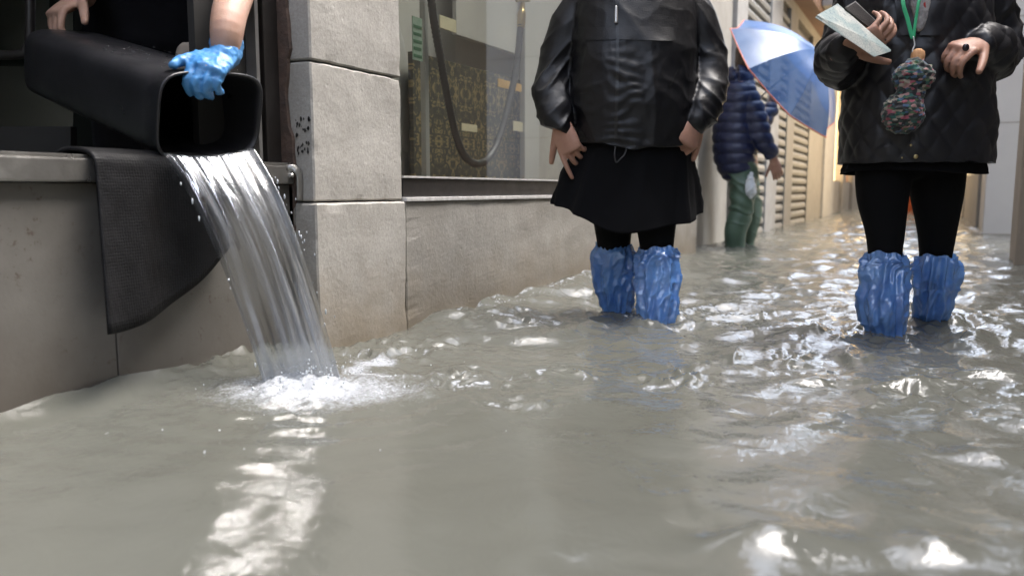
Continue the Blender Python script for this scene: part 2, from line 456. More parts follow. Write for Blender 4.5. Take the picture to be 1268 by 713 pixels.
# stains on the pillar side: dark speckle of old paint, thin flakes lying on the stone
M['soot'] = pmat('black_stain', (0.03, 0.028, 0.026), (0.05, 0.045, 0.04), 60, 0.9)
rs = random.Random(4); fl = []
for k in range(34):
    z = onY(376, rs.uniform(146, 192), Y0).z; x = rs.uniform(xo + 0.004, XF - 0.006); s = rs.uniform(0.0015, 0.005)
    pts = [(x + s*rs.uniform(.5, 1)*math.cos(t), Y0 - 0.0025, z + 1.5*s*rs.uniform(.5, 1.1)*math.sin(t)) for t in np.linspace(0, 6.28, 7)[:-1]]
    fl.append((pts, [tuple(range(6))]))
sp(link('paint_flakes', mesh_of('paint_flakes', *join(fl), False), M['soot'], shop, kind='stuff'))

# ---- glass door standing open inside the shop
door = thing('glass_door', 'dark glass shop door with rounded black frame behind the man emptying the bin', 'door', (-2.05, 0.2, -0.10))
def tp(o): return sp(o)
pd = [PV(40, -420, 2.1), PV(40, 62, 2.1), PV(30, 72, 2.1), PV(-160, 74, 2.1)]
tp(link('door_frame', mesh_of('door_frame', *tube([PV(37, -500, 2.1), PV(37, -100, 2.1), PV(37, 40, 2.1), PV(33, 60, 2.1), PV(20, 68, 2.1), PV(-60, 68, 2.1), PV(-260, 68, 2.1)], [0.012]*7, ref=FH, n=10, seg=8)), M['bronze'], door))
M['dark_glass'] = glass_mat('dark_glass', (0.75, 0.82, 0.78), 3.5, 0.04)
def quad(name, P, mat, parent, th=0.006):
    n = (Vector(P[1])-Vector(P[0])).cross(Vector(P[3])-Vector(P[0])).normalized() * th
    V = [tuple(p) for p in P] + [tuple(Vector(p)+n) for p in P]
    F = [(0,3,2,1),(4,5,6,7),(0,1,5,4),(1,2,6,5),(2,3,7,6),(3,0,4,7)]
    return link(name, mesh_of(name, V, F, False), mat, parent)
tp(quad('pane', [PV(-300, 250, 2.16), PV(92, 250, 2.16), PV(92, -560, 2.16), PV(-300, -560, 2.16)], M['dark_glass'], door))
tp(quad('lower_rail', [PV(-300, 215, 2.15), PV(95, 215, 2.15), PV(95, 158, 2.15), PV(-300, 158, 2.15)], M['dark'], door, 0.03))
# a pale greenish counter seen dimly through the glass
cnt = thing('shop_counter', 'pale greenish counter seen dimly through the glass door', 'counter', (-2.7, 0.5, -0.10))
M['green_grey'] = pmat('green_grey_laminate', (0.42, 0.50, 0.44), (0.34, 0.40, 0.36), 4, 0.4)
tp(box('cabinet', -3.2, -2.55, 0.0, 1.1, -0.10, 0.62, M['green_grey'], cnt, bev=0.01))
tp(box('counter_top', -3.25, -2.5, -0.05, 1.15, 0.621, 0.66, M['alu'], cnt, bev=0.006))

# ---- flood barrier across the doorway
M['panel'] = pmat('stained_steel_panel', (0.200, 0.190, 0.172), (0.130, 0.122, 0.110), 4.5, 0.42, 0.06, 90, metal=0.15, rvar=0.14)
def barrier_mat():
    m = M['panel']; nt = m.node_tree; b = nt.nodes['Principled BSDF']; L = nt.links
    src = b.inputs['Base Color'].links[0].from_socket
    v = coords(nt); n = noise(nt, 55, 3, 0.7, v); r = ramp(nt, n.outputs['Fac'], [(0.60, (0, 0, 0)), (0.68, (1, 1, 1))])
    n2 = noise(nt, 5, 2, 0.5, v); r2 = ramp(nt, n2.outputs['Fac'], [(0.45, (0, 0, 0)), (0.62, (1, 1, 1))])
    ml = N(nt, 'ShaderNodeMath', operation='MULTIPLY'); L.new(r.outputs[0], ml.inputs[0]); L.new(r2.outputs[0], ml.inputs[1])
    m2 = N(nt, 'ShaderNodeMath', operation='MULTIPLY'); L.new(ml.outputs[0], m2.inputs[0]); m2.inputs[1].default_value = 0.7
    mx = N(nt, 'ShaderNodeMix', data_type='RGBA'); L.new(m2.outputs[0], mx.inputs[0]); L.new(src, mx.inputs[6]); mx.inputs[7].default_value = (0.075, 0.05, 0.032, 1)
    g = nt.nodes.new('ShaderNodeNewGeometry'); sx = nt.nodes.new('ShaderNodeSeparateXYZ'); L.new(g.outputs['Position'], sx.inputs[0])
    nw = noise(nt, 7, 5, 0.65, coords(nt, (1, 1, .4))); ad = N(nt, 'ShaderNodeMath', operation='MULTIPLY_ADD'); ad.inputs[1].default_value = 0.30
    L.new(nw.outputs['Fac'], ad.inputs[0]); L.new(sx.outputs['Z'], ad.inputs[2])
    mr = N(nt, 'ShaderNodeMapRange'); mr.inputs[1].default_value = 0.36; mr.inputs[2].default_value = 0.12; mr.inputs[3].default_value = 0; mr.inputs[4].default_value = 0.6
    L.new(ad.outputs[0], mr.inputs[0])                # brown tide stain above the flood level
    m3 = N(nt, 'ShaderNodeMix', data_type='RGBA'); L.new(mr.outputs[0], m3.inputs[0]); L.new(mx.outputs[2], m3.inputs[6]); m3.inputs[7].default_value = (0.105, 0.083, 0.064, 1)
    L.new(m3.outputs[2], b.inputs['Base Color'])
barrier_mat()
ZRAIL = 0.462
bar = thing('flood_barrier', 'stained grey metal flood barrier with aluminium top rail across the shop doorway', 'barrier', (XB, 0.8, GROUND))
ysm = yx(133, XB)
sp(box('panel', XB - 0.03, XB, -0.44, ysm - 0.0015, GROUND + 0.002, ZRAIL - 0.05, M['panel'], bar, bev=0.0015))
sp(box('panel', XB - 0.03, XB + 0.001, ysm + 0.0015, yx(368, XB), GROUND + 0.002, ZRAIL - 0.05, M['panel'], bar, bev=0.0015))
sp(box('seam_strip', XB - 0.035, XB - 0.006, ysm - 0.004, ysm + 0.004, GROUND + 0.002, ZRAIL - 0.052, M['steel'], bar))
rail = sp(box('top_rail', XB - 0.045, XB + 0.018, -0.44, Y0 - 0.012, ZRAIL - 0.048, ZRAIL - 0.004, M['alu'], bar, bev=0.004))
sp(box('rail_lip', XB - 0.040, XB + 0.010, -0.44, Y0 - 0.013, ZRAIL - 0.0035, ZRAIL + 0.003, M['alu'], bar, bev=0.001))
sp(box('end_channel', XB - 0.03, XB + 0.014, yx(371, XB), Y0 - 0.012, GROUND + 0.002, ZRAIL - 0.05, M['alu'], bar, bev=0.003))
sp(box('side_strip', XB - 0.002, XB + 0.006, yx(362, XB), yx(366, XB), GROUND + 0.002, ZRAIL - 0.05, M['alu'], bar, bev=0.001))
# bent clamp hooking round the rail end
hk = tube([(XB + 0.012, Y0 - 0.03, ZRAIL - 0.012), (XB + 0.028, Y0 - 0.018, ZRAIL - 0.012), (XB + 0.034, Y0 - 0.010, ZRAIL - 0.03), (XB + 0.032, Y0 - 0.009, ZRAIL - 0.085)], [(0.005, 0.011)]*4, ref=(1, 0, 0), n=10, seg=6)
sp(link('clamp', mesh_of('clamp', *hk), M['alu'], bar))
bl = tube([(XB + 0.017, yx(352, XB), ZRAIL - 0.027), (XB + 0.026, yx(352, XB), ZRAIL - 0.027)], [0.007, 0.006], ref=(0, 0, 1), n=6, seg=2)
sp(link('bolt', mesh_of('bolt', *bl, False), M['steel'], bar))

# ---- objects in the display window (places from the photograph, on planes inside the recess)
XP = XD + 0.05
def rect_on(px0, px1, py0, py1, X):
    a = onX(px0, (py0+py1)/2, X); b = onX(px1, (py0+py1)/2, X); t = onX((px0+px1)/2, py0, X); u = onX((px0+px1)/2, py1, X)
    return a.y, b.y, u.z, t.z
def damask():
    m, nt, b = nodes('gold_damask'); L = nt.links
    t = nt.nodes.new('ShaderNodeTexCoord')
    mp = nt.nodes.new('ShaderNodeMapping'); mp.inputs['Scale'].default_value = (0, 5.0, 4.4); L.new(t.outputs['Object'], mp.inputs['Vector'])
    sx = nt.nodes.new('ShaderNodeSeparateXYZ'); L.new(mp.outputs[0], sx.inputs[0])
    py = N(nt, 'ShaderNodeMath', operation='PINGPONG'); py.inputs[1].default_value = 0.5; L.new(sx.outputs['Y'], py.inputs[0])
    md = N(nt, 'ShaderNodeMath', operation='PINGPONG'); md.inputs[1].default_value = 0.85; L.new(sx.outputs['Z'], md.inputs[0])
    cb = nt.nodes.new('ShaderNodeCombineXYZ'); L.new(py.outputs[0], cb.inputs['X']); L.new(md.outputs[0], cb.inputs['Y'])
    n = noise(nt, 3.4, 3, 0.5, cb.outputs[0]); n.inputs['Distortion'].default_value = 1.6
    r = ramp(nt, n.outputs['Fac'], [(0.44, (0, 0, 0)), (0.47, (1, 1, 1)), (0.57, (1, 1, 1)), (0.60, (0.0, 0.0, 0.0))])
    n2 = noise(nt, 10, 2, 0.5, cb.outputs[0]); n2.inputs['Distortion'].default_value = 1.0
    r2 = ramp(nt, n2.outputs['Fac'], [(0.46, (0.1, 0.1, 0.1)), (0.52, (1, 1, 1))])
    ml = N(nt, 'ShaderNodeMath', operation='MULTIPLY'); L.new(r.outputs[0], ml.inputs[0]); L.new(r2.outputs[0], ml.inputs[1])
    mx = N(nt, 'ShaderNodeMix', data_type='RGBA'); L.new(ml.outputs[0], mx.inputs[0])
    mx.inputs[6].default_value = (0.034, 0.037, 0.030, 1); mx.inputs[7].default_value = (0.27, 0.205, 0.10, 1)
    L.new(mx.outputs[2], b.inputs['Base Color']); b.inputs['Roughness'].default_value = 0.5
    return m
M['damask'] = damask()
y0, y1, z0, z1 = rect_on(512, 662, 84, 225, XP)
dp = box('damask_panel', XP - 0.02, XP, y0, y1, z0, z1, M['damask'], bev=0.002)
tag(dp, 'black and gold damask patterned panel in the shop window', 'panel')
M['pale_board'] = pmat('pale_grey_board', (0.50, 0.475, 0.44), (0.45, 0.43, 0.40), 4, 0.55)
y0, y1, z0b, z1b = rect_on(565, 780, -60, 78, XP + 0.03)
pb = box('pale_board', XP + 0.012, XP + 0.03, y0, y1, z0b, z1b, M['pale_board'], bev=0.003)  # plain pale grey box filling the zone above the damask panel
tag(pb, 'pale grey blank board hanging above the damask panel', 'board')
y0, y1, z0c, z1c = rect_on(650, 668, 80, 226, XP + 0.06)
pc = box('display_post', XP + 0.035, XP + 0.06, y0, y1, ZR - 0.02, 1.6, M['pale_board'], bev=0.004)
tag(pc, 'pale upright post at the edge of the damask panel', 'post')
y0, y1, z0c, z1c = rect_on(672, 800, 84, 226, XP + 0.05)
p2 = box('decorative_board', XP - 0.02, XP, y0 + 0.02, YWE - 0.03, ZR - 0.02, 0.95, pmat('mottled_cream_panel', (0.46, 0.42, 0.35), (0.33, 0.30, 0.25), 9, 0.5), bev=0.003)
tag(p2, 'cream mottled board beside the pale upright post in the window', 'board')
M['card'] = pmat('cream_card', (0.62, 0.55, 0.38), (0.57, 0.50, 0.34), 10, 0.6)
M['ocard'] = pmat('amber_card', (0.62, 0.36, 0.08), (0.52, 0.28, 0.06), 20, 0.45)
def card(px0, px1, py0, py1, X, mat, label, cat='card'):
    y0, y1, z0, z1 = rect_on(px0, px1, py0, py1, X)
    return tag(box('price_card', X - 0.004, X, y0, y1, z0, z1, mat, bev=0.001), label, cat)
card(617, 646, 101, 111, XP + 0.06, M['ocard'], 'amber coloured card below the hose end in the display window')
card(572, 591, 154, 163, XP + 0.05, M['card'], 'cream price card inside the loop of the black hose')
card(636, 651, 151, 163, XP + 0.05, M['card'], 'cream price card next to the pale upright post')
card(545, 565, 22, 38, XP + 0.05, M['card'], 'yellowish card above the damask panel behind the black hose')
# black ribbed hose hanging in a loop
XH = XD + 0.20
hp = [onX(*q, XH) for q in ((531, -90), (534, 0), (545, 70), (556, 130), (566, 172), (577, 195), (592, 203), (608, 192), (620, 165), (632, 120), (640, 80), (645, 30))]
hose = thing('hose', 'black ribbed hose hanging in a loop inside the shop window', 'hose', (XH, hp[6].y, hp[6].z))
M['hose'] = pmat('black_rubber', (0.018, 0.018, 0.019), (0.030, 0.029, 0.029), 20, 0.42, 0.1, 90)
hv = tube(hp, [0.0135]*12, ref=(1, 0, 0), n=14, seg=24, disp=lambda th, t, c: 0.0016*math.sin(t*900))
sp(link('hose_body', mesh_of('hose_body', *hv), M['hose'], hose))
M['brass'] = pmat('aged_brass', (0.45, 0.33, 0.14), (0.32, 0.22, 0.09), 30, 0.35, metal=0.9)
fv = tube([onX(645, 34, XH), onX(646, 18, XH), onX(647, 8, XH), onX(648, -20, XH), onX(648, -90, XH)], [0.016, 0.017, 0.010, 0.009, 0.009], ref=(1, 0, 0), n=14, seg=5)
sp(link('brass_fitting', mesh_of('brass_fitting', *fv), M['brass'], hose))
sp(link('fitting_collar', mesh_of('fitting_collar', *tube([onX(640, 1, XH), onX(655, 1, XH)], [0.007, 0.007], ref=(0, 0, 1), n=10, seg=2)), M['brass'], hose))
# a plain green strip sign on the left window return
y0, y1, z0, z1 = rect_on(511, 523, 22, 75, XF - 0.05)
sg = box('strip_sign', XF - 0.052, XF - 0.050, y0, y1, z0, z1, pmat('pale_green_sticker', (0.30, 0.36, 0.30), (0.20, 0.30, 0.22), 60, 0.5), None)
tag(sg, 'narrow pale green vertical sticker on the shop window by the pillar', 'sticker')
M['gpaint'] = pmat('dark_green_print', (0.05, 0.13, 0.07))
for k in range(5):                               # its row of small upright glyph-like marks, unreadable in the photograph
    zc = z1 - (z1 - z0)*(0.22 + 0.17*k)
    box('printed_mark', XF - 0.0499, XF - 0.0492, y0 + 0.004, y1 - 0.004 - 0.003*(k % 2), zc - 0.005, zc + 0.004, M['gpaint'], sg)
M['chrome'] = pmat('grey_mullion', (0.42, 0.42, 0.40), (0.36, 0.36, 0.34), 6, 0.3, metal=0.4)
ym = yx(528, XF - 0.2)
fc = box('display_frame_post', XF - 0.21, XF - 0.19, ym - 0.014, ym + 0.010, ZR - 0.02, 1.5, M['chrome'], bev=0.003)
tag(fc, 'thin grey metal upright inside the shop window beside the pillar', 'post')

# ---- the row of shuttered shops further along the left side
def slat_mesh(y0, y1, hgt):
    prof = [(-0.002, 0.0), (0.020, hgt*0.06), (0.024, hgt*0.36), (0.018, hgt*0.66), (0.004, hgt*0.78), (-0.010, hgt*0.78), (-0.010, 0.0)]
    n = len(prof); V = [(x, y, z) for y in (y0, y1) for x, z in prof]
    F = [(i, (i+1) % n, n+(i+1) % n, n+i) for i in range(n)] + [tuple(range(n))[::-1], tuple(range(n, 2*n))]
    return mesh_of('slat', V, F, False)
row = thing('shop_row', 'row of beige shopfronts with closed roller shutters beyond the raincoat woman', 'building', (XW - 1, 9, GROUND))
H_SH = 2.30
def ybox(name, px0, px1, dx, z0, z1, mat, parent=row, bev=0.006, back=0.25):
    return sp(box(name, XW - back, XW + dx, yx(px0, XW), yx(px1, XW), z0, z1, mat, parent, bev=bev))
def shutter(px0, px1, zt=H_SH):
    y0, y1 = yx(px0, XW) + 0.003, yx(px1, XW) - 0.003
    sh = sp(box('roller_shutter', XW - 0.22, XW - 0.014, y0, y1, GROUND, zt, M['dark'], row))  # near-black backing paints in the shade between the slats
    me = slat_mesh(y0, y1, 0.095); z = GROUND
    me.materials.append(M['shutter'])
    while z + 0.095 < zt:
        s = link('slat', me, None, sh)
        s.location = (XW - 0.0035, 0, z); z += 0.098
ybox('wall', 858, 900.5, 0.0, GROUND, 2.6, M['plaster'])
ybox('pilaster', 901, 914, 0.035, GROUND, 2.6, M['white_trim'])
shutter(914, 944)
ybox('pilaster', 944, 957, 0.034, GROUND, H_SH, M['white_trim'])
shutter(957, 968)
ybox('pilaster', 968, 977, 0.030, GROUND, H_SH, M['trim'])
shutter(977, 996)
ybox('pilaster', 996, 1004, 0.032, GROUND, H_SH, M['trim'])
ybox('door_panel', 1004, 1016, 0.008, GROUND, H_SH, M['trim'])
ybox('pilaster', 1016, 1026, 0.04, GROUND, H_SH, M['white_trim'])
ybox('window_lintel', 944, 1026, 0.02, H_SH + 0.002, 2.6, M['trim'])
ybox('fascia', 948, 1026, 0.20, 2.42, 2.85, M['brown_wood'])
ybox('upper_wall', 858, 1026, 0.0, 2.605, 5.6, M['plaster_p'], bev=0)
# hanging sign bracket box on the fascia
ybox('sign_box', 985, 992, 0.34, 2.50, 2.82, M['white_trim'], back=-0.21)

# ---- lit shop further on
lit = thing('lit_shop', 'shop with warm golden lit windows far down the flooded street', 'building', (XW - 1, 17, GROUND))
yl = [yx(q, XW) for q in (1026.5, 1032, 1040, 1044, 1053, 1058)]
sp(box('wall', XW - 0.5, XW, yl[0], yl[1], GROUND, 2.6, M['white_trim'], lit))
sp(box('window', XW - 0.12, XW - 0.10, yl[1], yl[2], 0.55, 2.2, M['lit'], lit))
sp(box('stall_riser', XW - 0.3, XW - 0.01, yl[1], yl[2], GROUND, 0.549, M['trim'], lit))
sp(box('pilaster', XW - 0.3, XW + 0.04, yl[2] + .002, yl[3], GROUND, 2.6, M['trim'], lit))
sp(box('window', XW - 0.12, XW - 0.10, yl[3], yl[4], 0.55, 2.2, M['lit'], lit))
sp(box('stall_riser', XW - 0.3, XW - 0.01, yl[3], yl[4], GROUND, 0.549, M['trim'], lit))
sp(box('pilaster', XW - 0.3, XW + 0.04, yl[4] + .002, 24.0, GROUND, 2.6, M['trim'], lit))
for k in range(6):
    yy = yl[3] + (yl[4] - yl[3]) * (k + 0.5) / 6
    sp(box('mullion', XW - 0.09, XW - 0.04, yy - 0.03, yy + 0.03, 0.55, 2.2, M['brown_wood'], lit))
sp(box('upper_wall', XW - 0.5, XW + 0.002, yl[0], 24.0, 2.605, 5.2, M['plaster_d'], lit))
sp(box('fascia', XW, XW + 0.16, yl[0], 23.0, 2.25, 2.6, M['brown_wood'], lit, bev=0.01))

# ---- the end of the street and its right side
XRW = 0.425
end = thing('end_building', 'pale building closing the far end of the flooded street', 'building', (0, 25, GROUND))
sp(box('wall', -4, 4, 24.2, 25.5, GROUND, 5.0, M['plaster'], end))
sp(box('doorway', -0.62, 0.10, 24.12, 24.19, GROUND, 1.9, M['green_grey'], end))
sp(box('window', -1.3, -0.75, 24.12, 24.19, 0.5, 1.9, M['lit'], end))
sp(box('cornice', -1.44, 0.42, 24.06, 24.19, 2.1, 2.3, M['white_trim'], end))
dy = 8.4
far = thing('white_building', 'smooth white clad corner building at the mouth of the side alley', 'building', (2, 10, GROUND))
sp(box('front_wall', XRW, 4.0, dy, dy + 0.3, GROUND, 5.5, M['white_wall'], far, bev=0.006))
for zq in (0.98, 1.88):
    sp(box('joint_shadow_gap', XRW - 0.001, 4.0, dy - 0.0012, dy + 0.01, zq, zq + 0.010, M['trim'], far))  # thin trim-coloured strip laid along the cladding joint
sp(box('base_course', XRW - 0.012, 4.0, dy - 0.012, dy + 0.3, GROUND, 0.012, M['trim'], far))
sp(box('side_wall', XRW + 0.05, XRW + 0.5, dy + 0.301, 10.2, GROUND, 5.5, M['white_wall'], far))
sp(box('window', XRW + 0.05, XRW + 0.15, 10.21, 13.9, 0.6, 2.1, M['lit2'], far))
sp(box('stall_riser', XRW + 0.02, XRW + 0.5, 10.21, 13.9, GROUND, 0.598, M['trim'], far))
sp(box('lintel', XRW + 0.02, XRW + 0.5, 10.21, 13.9, 2.102, 5.5, M['plaster'], far))
for k in range(4):
    yy = 10.3 + k * 1.1
    sp(box('mullion', XRW + 0.01, XRW + 0.06, yy, yy + 0.12, 0.6, 2.1, M['trim'], far))
sp(box('rear_wall', XRW, XRW + 0.5, 13.91, 24.1, GROUND, 5.5, M['plaster'], far))
near = thing('brown_corner_building', 'brown rendered corner of the near building on the right side of the street', 'building', (2, 5.6, GROUND))
sp(stone_block('corner_pier', XRW, XRW + 0.35, 5.2, 5.55, GROUND, 2.4, M['plaster_d'], near, cuts=16, chip=0.01, seed=40))
sp(box('wall', XRW + 0.351, 1.9, 5.22, 6.3, GROUND, 5.0, M['plaster_d'], near))
sp(box('upper_wall', XRW + 0.01, XRW + 0.35, 5.21, 5.55, 2.402, 5.0, M['plaster_d'], near))
# ---- houses round the little square behind the camera (unseen; placed and sized for the light they block and mirror)
opp = thing('square_house', 'ochre house on the right side of the little flooded square', 'building', (2.1, 0, GROUND))
sp(box('wall', 1.9, 2.8, -3.4, 6.31, GROUND, 6.4, M['plaster'], opp))
for k in range(4):
    sp(box('window', 1.84, 1.899, -3.0 + k*2.2, -1.9 + k*2.2, 0.8, 2.2, M['dark'], opp))
bk = thing('rear_house', 'pink house closing the little flooded square opposite the street', 'building', (0, -6.5, GROUND))
sp(box('wall', -5, 1.9, -7.2, -6.1, GROUND, 2.9, M['plaster_p'], bk))
for k in range(3):
    sp(box('window', -3.5 + k*2.3, -2.5 + k*2.3, -6.099, -6.04, 0.8, 2.2, M['dark'], bk))

# ================================================================== FLOOD WATER
def uv_of(p): return p.x*RT.x + p.y*RT.y, p.x*FH.x + p.y*FH.y
def water_mesh():
    na, nb_, nr = 860, 70, 720
    ang = np.concatenate([np.linspace(math.radians(-43), math.radians(43), na, endpoint=False),
                          np.linspace(math.radians(43), math.radians(317), nb_, endpoint=False)])
    r = 0.30 * (26.0/0.30) ** (np.arange(nr)/(nr-1))
    A, R = np.meshgrid(ang, r)
    U, V = (R*np.sin(A)).ravel(), (R*np.cos(A)).ravel()
    X, Y = U*RT.x + V*FH.x, U*RT.y + V*FH.y
    n = len(X); n_a = len(ang)
    def blob(px, py, ru, rv, a=1.0):
        u, v = uv_of(onZ(px, py)); return a*np.exp(-((U-u)/ru)**2 - ((V-v)/rv)**2)
    # how rough the water is: smooth in the foreground, churned where people wade and the bin is emptied
    turb = np.clip(0.27 + 0.55*sstep(1.55, 2.3, V) + 0.50*sstep(0.10, 0.5, U), 0, 1.1)
    mid = np.zeros(n)
    for b in ((690, 465, .10, .10, 1.2), (560, 470, .15, .12, 1.3), (480, 430, .16, .16, 1.0), (640, 500, .08, .06, .9), (660, 400, .22, .2, .9), (820, 470, .10, .08, 1.0),
              (990, 415, .18, .14, 1.1), (1000, 450, .22, .12, .8), (1130, 490, .16, .10, .8), (1250, 490, .14, .16, .9), (1050, 480, .12, .10, .6),
              (930, 390, .22, .3, .8), (760, 370, .25, .3, .6), (1200, 400, .3, .3, .6)):
        mid = np.maximum(mid, blob(*b))
    W1 = np.c_[X*2.2, Y*2.2, np.zeros(n)]
    wx, wy = pn(W1, 3)*0.10, pn(W1 + 9.3, 4)*0.10
    W2 = np.c_[X*7, Y*7, np.zeros(n)]
    wx2, wy2 = pn(W2, 5)*0.025, pn(W2 + 4.7, 6)*0.025
    def waves(lo, hi, k, seed, ox=0, oy=0):
        g = np.random.default_rng(seed); h = np.zeros(n)
        for i in range(k):
            lam = lo*(hi/lo)**g.random(); th = g.random()*2*math.pi; ph = g.random()*2*math.pi
            kk = 2*math.pi/lam
            h += lam*np.sin(kk*((X+ox)*math.cos(th) + (Y+oy)*math.sin(th)) + ph)
        return h/(math.sqrt(lo*hi)*math.sqrt(k/2))
    far = sstep(1.0, 2.2, V)
    H = 0.0032*waves(0.32, 0.9, 12, 1, wx, wy)*(0.55 + 0.7*far)
    H += 0.0034*waves(0.12, 0.30, 20, 2, wx+wx2, wy+wy2)*(turb*1.1 + 0.5*mid)
    H += 0.0014*waves(0.05, 0.11, 22, 3, wx2*2, wy2*2)*np.clip(turb*0.75 - 0.05 + 0.8*mid, 0, 2)
    rd = ridge(np.c_[X*9 + wx*20, Y*9 + wy*20, np.zeros(n)], 8, 3.0)
    H += 0.010*(rd - 0.25)*np.clip(mid + 0.25*far*turb, 0, 1)
    fine = pn(np.c_[X*27 + wx2*90, Y*27 + wy2*90, np.zeros(n)], 12)
    H += 0.0095*fine*np.clip(mid*1.2 + 0.16*turb*far - 0.06, 0, 1)*(0.35 + 1.3*sstep(-.15, .3, pn(np.c_[X*6, Y*6, np.zeros(n)], 77)))
    # big slow swells that tip the surface towards the sky, lower right
    for (px, py, ru, rv, a) in ((955, 676, .07, .035, .021), (1155, 680, .035, .03, .016), (1120, 478, .07, .045, .018), (1000, 415, .10, .05, .018), (1210, 565, .06, .04, .012), (1250, 470, .08, .06, .018), (860, 455, .06, .04, .010), (1030, 470, .07, .04, .012), (760, 445, .03, .03, .010)):
        H += blob(px, py, ru, rv, a)
    # swash against the plinth and the barrier
    dW = np.maximum(X - XF, 0)
    ya, yb = yx(505, XF), yx(760, XF)
    env = sstep(ya, ya + 0.25, Y)*(1 - sstep(yb + .4, yb + 1.6, Y))
    H += env*np.exp(-(dW/0.16)**2)*(0.030 + 0.026*pn(np.c_[X*5, Y*5.5, np.zeros(n)], 15) + 0.005*pn(np.c_[X*15, Y*15, np.zeros(n)], 16))
    dB = np.maximum(X - XB, 0)
    yb0, yb1 = yx(150, XB), yx(330, XB)
    envb = sstep(yb0 - .1, yb1, Y)*(1 - sstep(Y0 - .05, Y0 + .1, Y))
    H += envb*np.exp(-(dB/0.10)**2)*(0.022 + 0.018*fbm(np.c_[X*20, Y*20, np.zeros(n)], 3, 17))
    H += 0.012*np.exp(-(dB/0.05)**2)*(1 - sstep(yb0, yb1, Y))
    # a long curling crest leaving the barrier (left edge of the picture)
    pc = [uv_of(onZ(*q)) for q in ((-60, 535), (0, 520), (60, 508), (120, 496), (180, 475), (240, 456), (290, 448))]
    dmin = np.full(n, 9.0)
    for (a0, b0), (a1, b1) in zip(pc[:-1], pc[1:]):
        t = np.clip(((U-a0)*(a1-a0)+(V-b0)*(b1-b0))/((a1-a0)**2+(b1-b0)**2), 0, 1)
        dmin = np.minimum(dmin, np.hypot(U-a0-t*(a1-a0), V-b0-t*(b1-b0)))
    H += 0.020*np.exp(-(dmin/0.024)**2)
    # where the poured water lands
    su, sv = uv_of(onZ(382, 480))
    dr = np.hypot((U-su)/1.25, V-sv)
    H += 0.030*np.exp(-(dr/0.085)**2)*(0.75 + 0.7*fbm(np.c_[X*16, Y*16, np.zeros(n)], 2, 18))
    H += 0.0045*np.sin(2*math.pi*(dr - 0.1 + wx2)/0.085)*np.exp(-dr/0.20)*sstep(0.05, 0.12, dr)
    H += 0.007*np.exp(-(dr/0.20)**2)*fbm(np.c_[X*30, Y*30, np.zeros(n)], 3, 19)
    # round the boots
    for (px, py, a) in ((764, 388, .9), (815, 398, 1.1), (1094, 408, 1.1), (1152, 398, 1.2), (910, 303, 2.0)):
        u, v = uv_of(onZ(px, py)); d = np.hypot(U-u, V-v)
        H += a*(0.0055*np.sin(2*math.pi*(d - 0.06 + wx2)/0.075)*np.exp(-d/0.18) + 0.012*np.exp(-((d-0.075)/0.035)**2)*(0.5 + fbm(np.c_[X*24, Y*24, np.zeros(n)], 2, 20)))
    H *= 1 - sstep(13, 24, R.ravel())*0.7
    # froth, plus white glints painted into the lace
    fo = 0.98*np.exp(-(np.hypot((U-su-0.03)/1.6, V-sv+0.03)/0.150)**2)
    u2, v2 = uv_of(onZ(468, 455)); fo = np.maximum(fo, 0.85*np.exp(-((U-u2)/.11)**2 - ((V-v2)/.13)**2)*(0.45 + 0.9*sstep(-.2, .3, pn(np.c_[X*9, Y*9, np.zeros(n)], 33))))
    lace = ridge(np.c_[X*24 + wx2*160, Y*24 + wy2*160, np.zeros(n)], 30, 3.0)  # bubbly lace; its white also paints sky glints missing from these patches
    patch = np.clip(mid*1.15*(U < 0.45), 0, 1)*sstep(-0.05, 0.3, pn(np.c_[X*8, Y*8, np.zeros(n)], 31))
    fo = np.maximum(fo, patch*lace*1.2)
    fo = np.maximum(fo, env*np.exp(-((dW-0.03)/0.10)**2)*lace*0.95)
    fo = np.maximum(fo, 0.30*np.exp(-(dmin/0.011)**2))
    fo = np.maximum(fo, envb*np.exp(-(dB/0.06)**2)*lace*0.5)
    co = np.c_[X, Y, H]
    i = np.arange(nr-1)[:, None]; j = np.arange(n_a)[None, :]; k = (j+1) % n_a
    Q = np.stack([i*n_a+j, (i+1)*n_a+j, (i+1)*n_a+k, i*n_a+k], -1).reshape(-1, 4)
    cx, cy = X[Q[:, 0]], Y[Q[:, 0]]
    xl = np.where(cy < Y0, XB - 0.012, np.where(cy < YPE, XF - 0.012, XW - 0.06))
    keep = (cx > xl) & (cx < np.where(cy > 8.4, XRW + 0.3, 1.95)) & (cy < 24.25) & (cy > -6.15)
    Q = Q[keep]
    used = np.unique(Q); mp = np.full(n + 1, -1, dtype=np.int64); 
    # centre disc
    ring = np.arange(n_a)
    used = np.unique(np.concatenate([used, ring])); mp[used] = np.arange(len(used))
    co2 = np.vstack([co[used], [[0, 0, 0]]]); ctr = len(used)
    tri = np.stack([np.full(n_a, ctr), mp[ring], mp[(ring+1) % n_a]], -1)
    Q = mp[Q]
    me = bpy.data.meshes.new('water')
    nq, ntri = len(Q), len(tri)
    me.vertices.add(len(co2)); me.vertices.foreach_set('co', co2.ravel())
    me.loops.add(nq*4 + ntri*3)
    me.loops.foreach_set('vertex_index', np.concatenate([Q.ravel(), tri.ravel()]).astype(np.int32))
    me.polygons.add(nq + ntri)
    me.polygons.foreach_set('loop_start', np.concatenate([np.arange(nq)*4, nq*4 + np.arange(ntri)*3]).astype(np.int32))
    me.update(calc_edges=True); me.validate()
    me.polygons.foreach_set('use_smooth', [True]*len(me.polygons))
    set_attr(me, 'foam', np.append(np.clip(fo[used], 0, 1.3), 0))
    set_attr(me, 'chop', np.append(np.clip((turb*0.8 + mid)[used], 0, 1.2), 0.1))
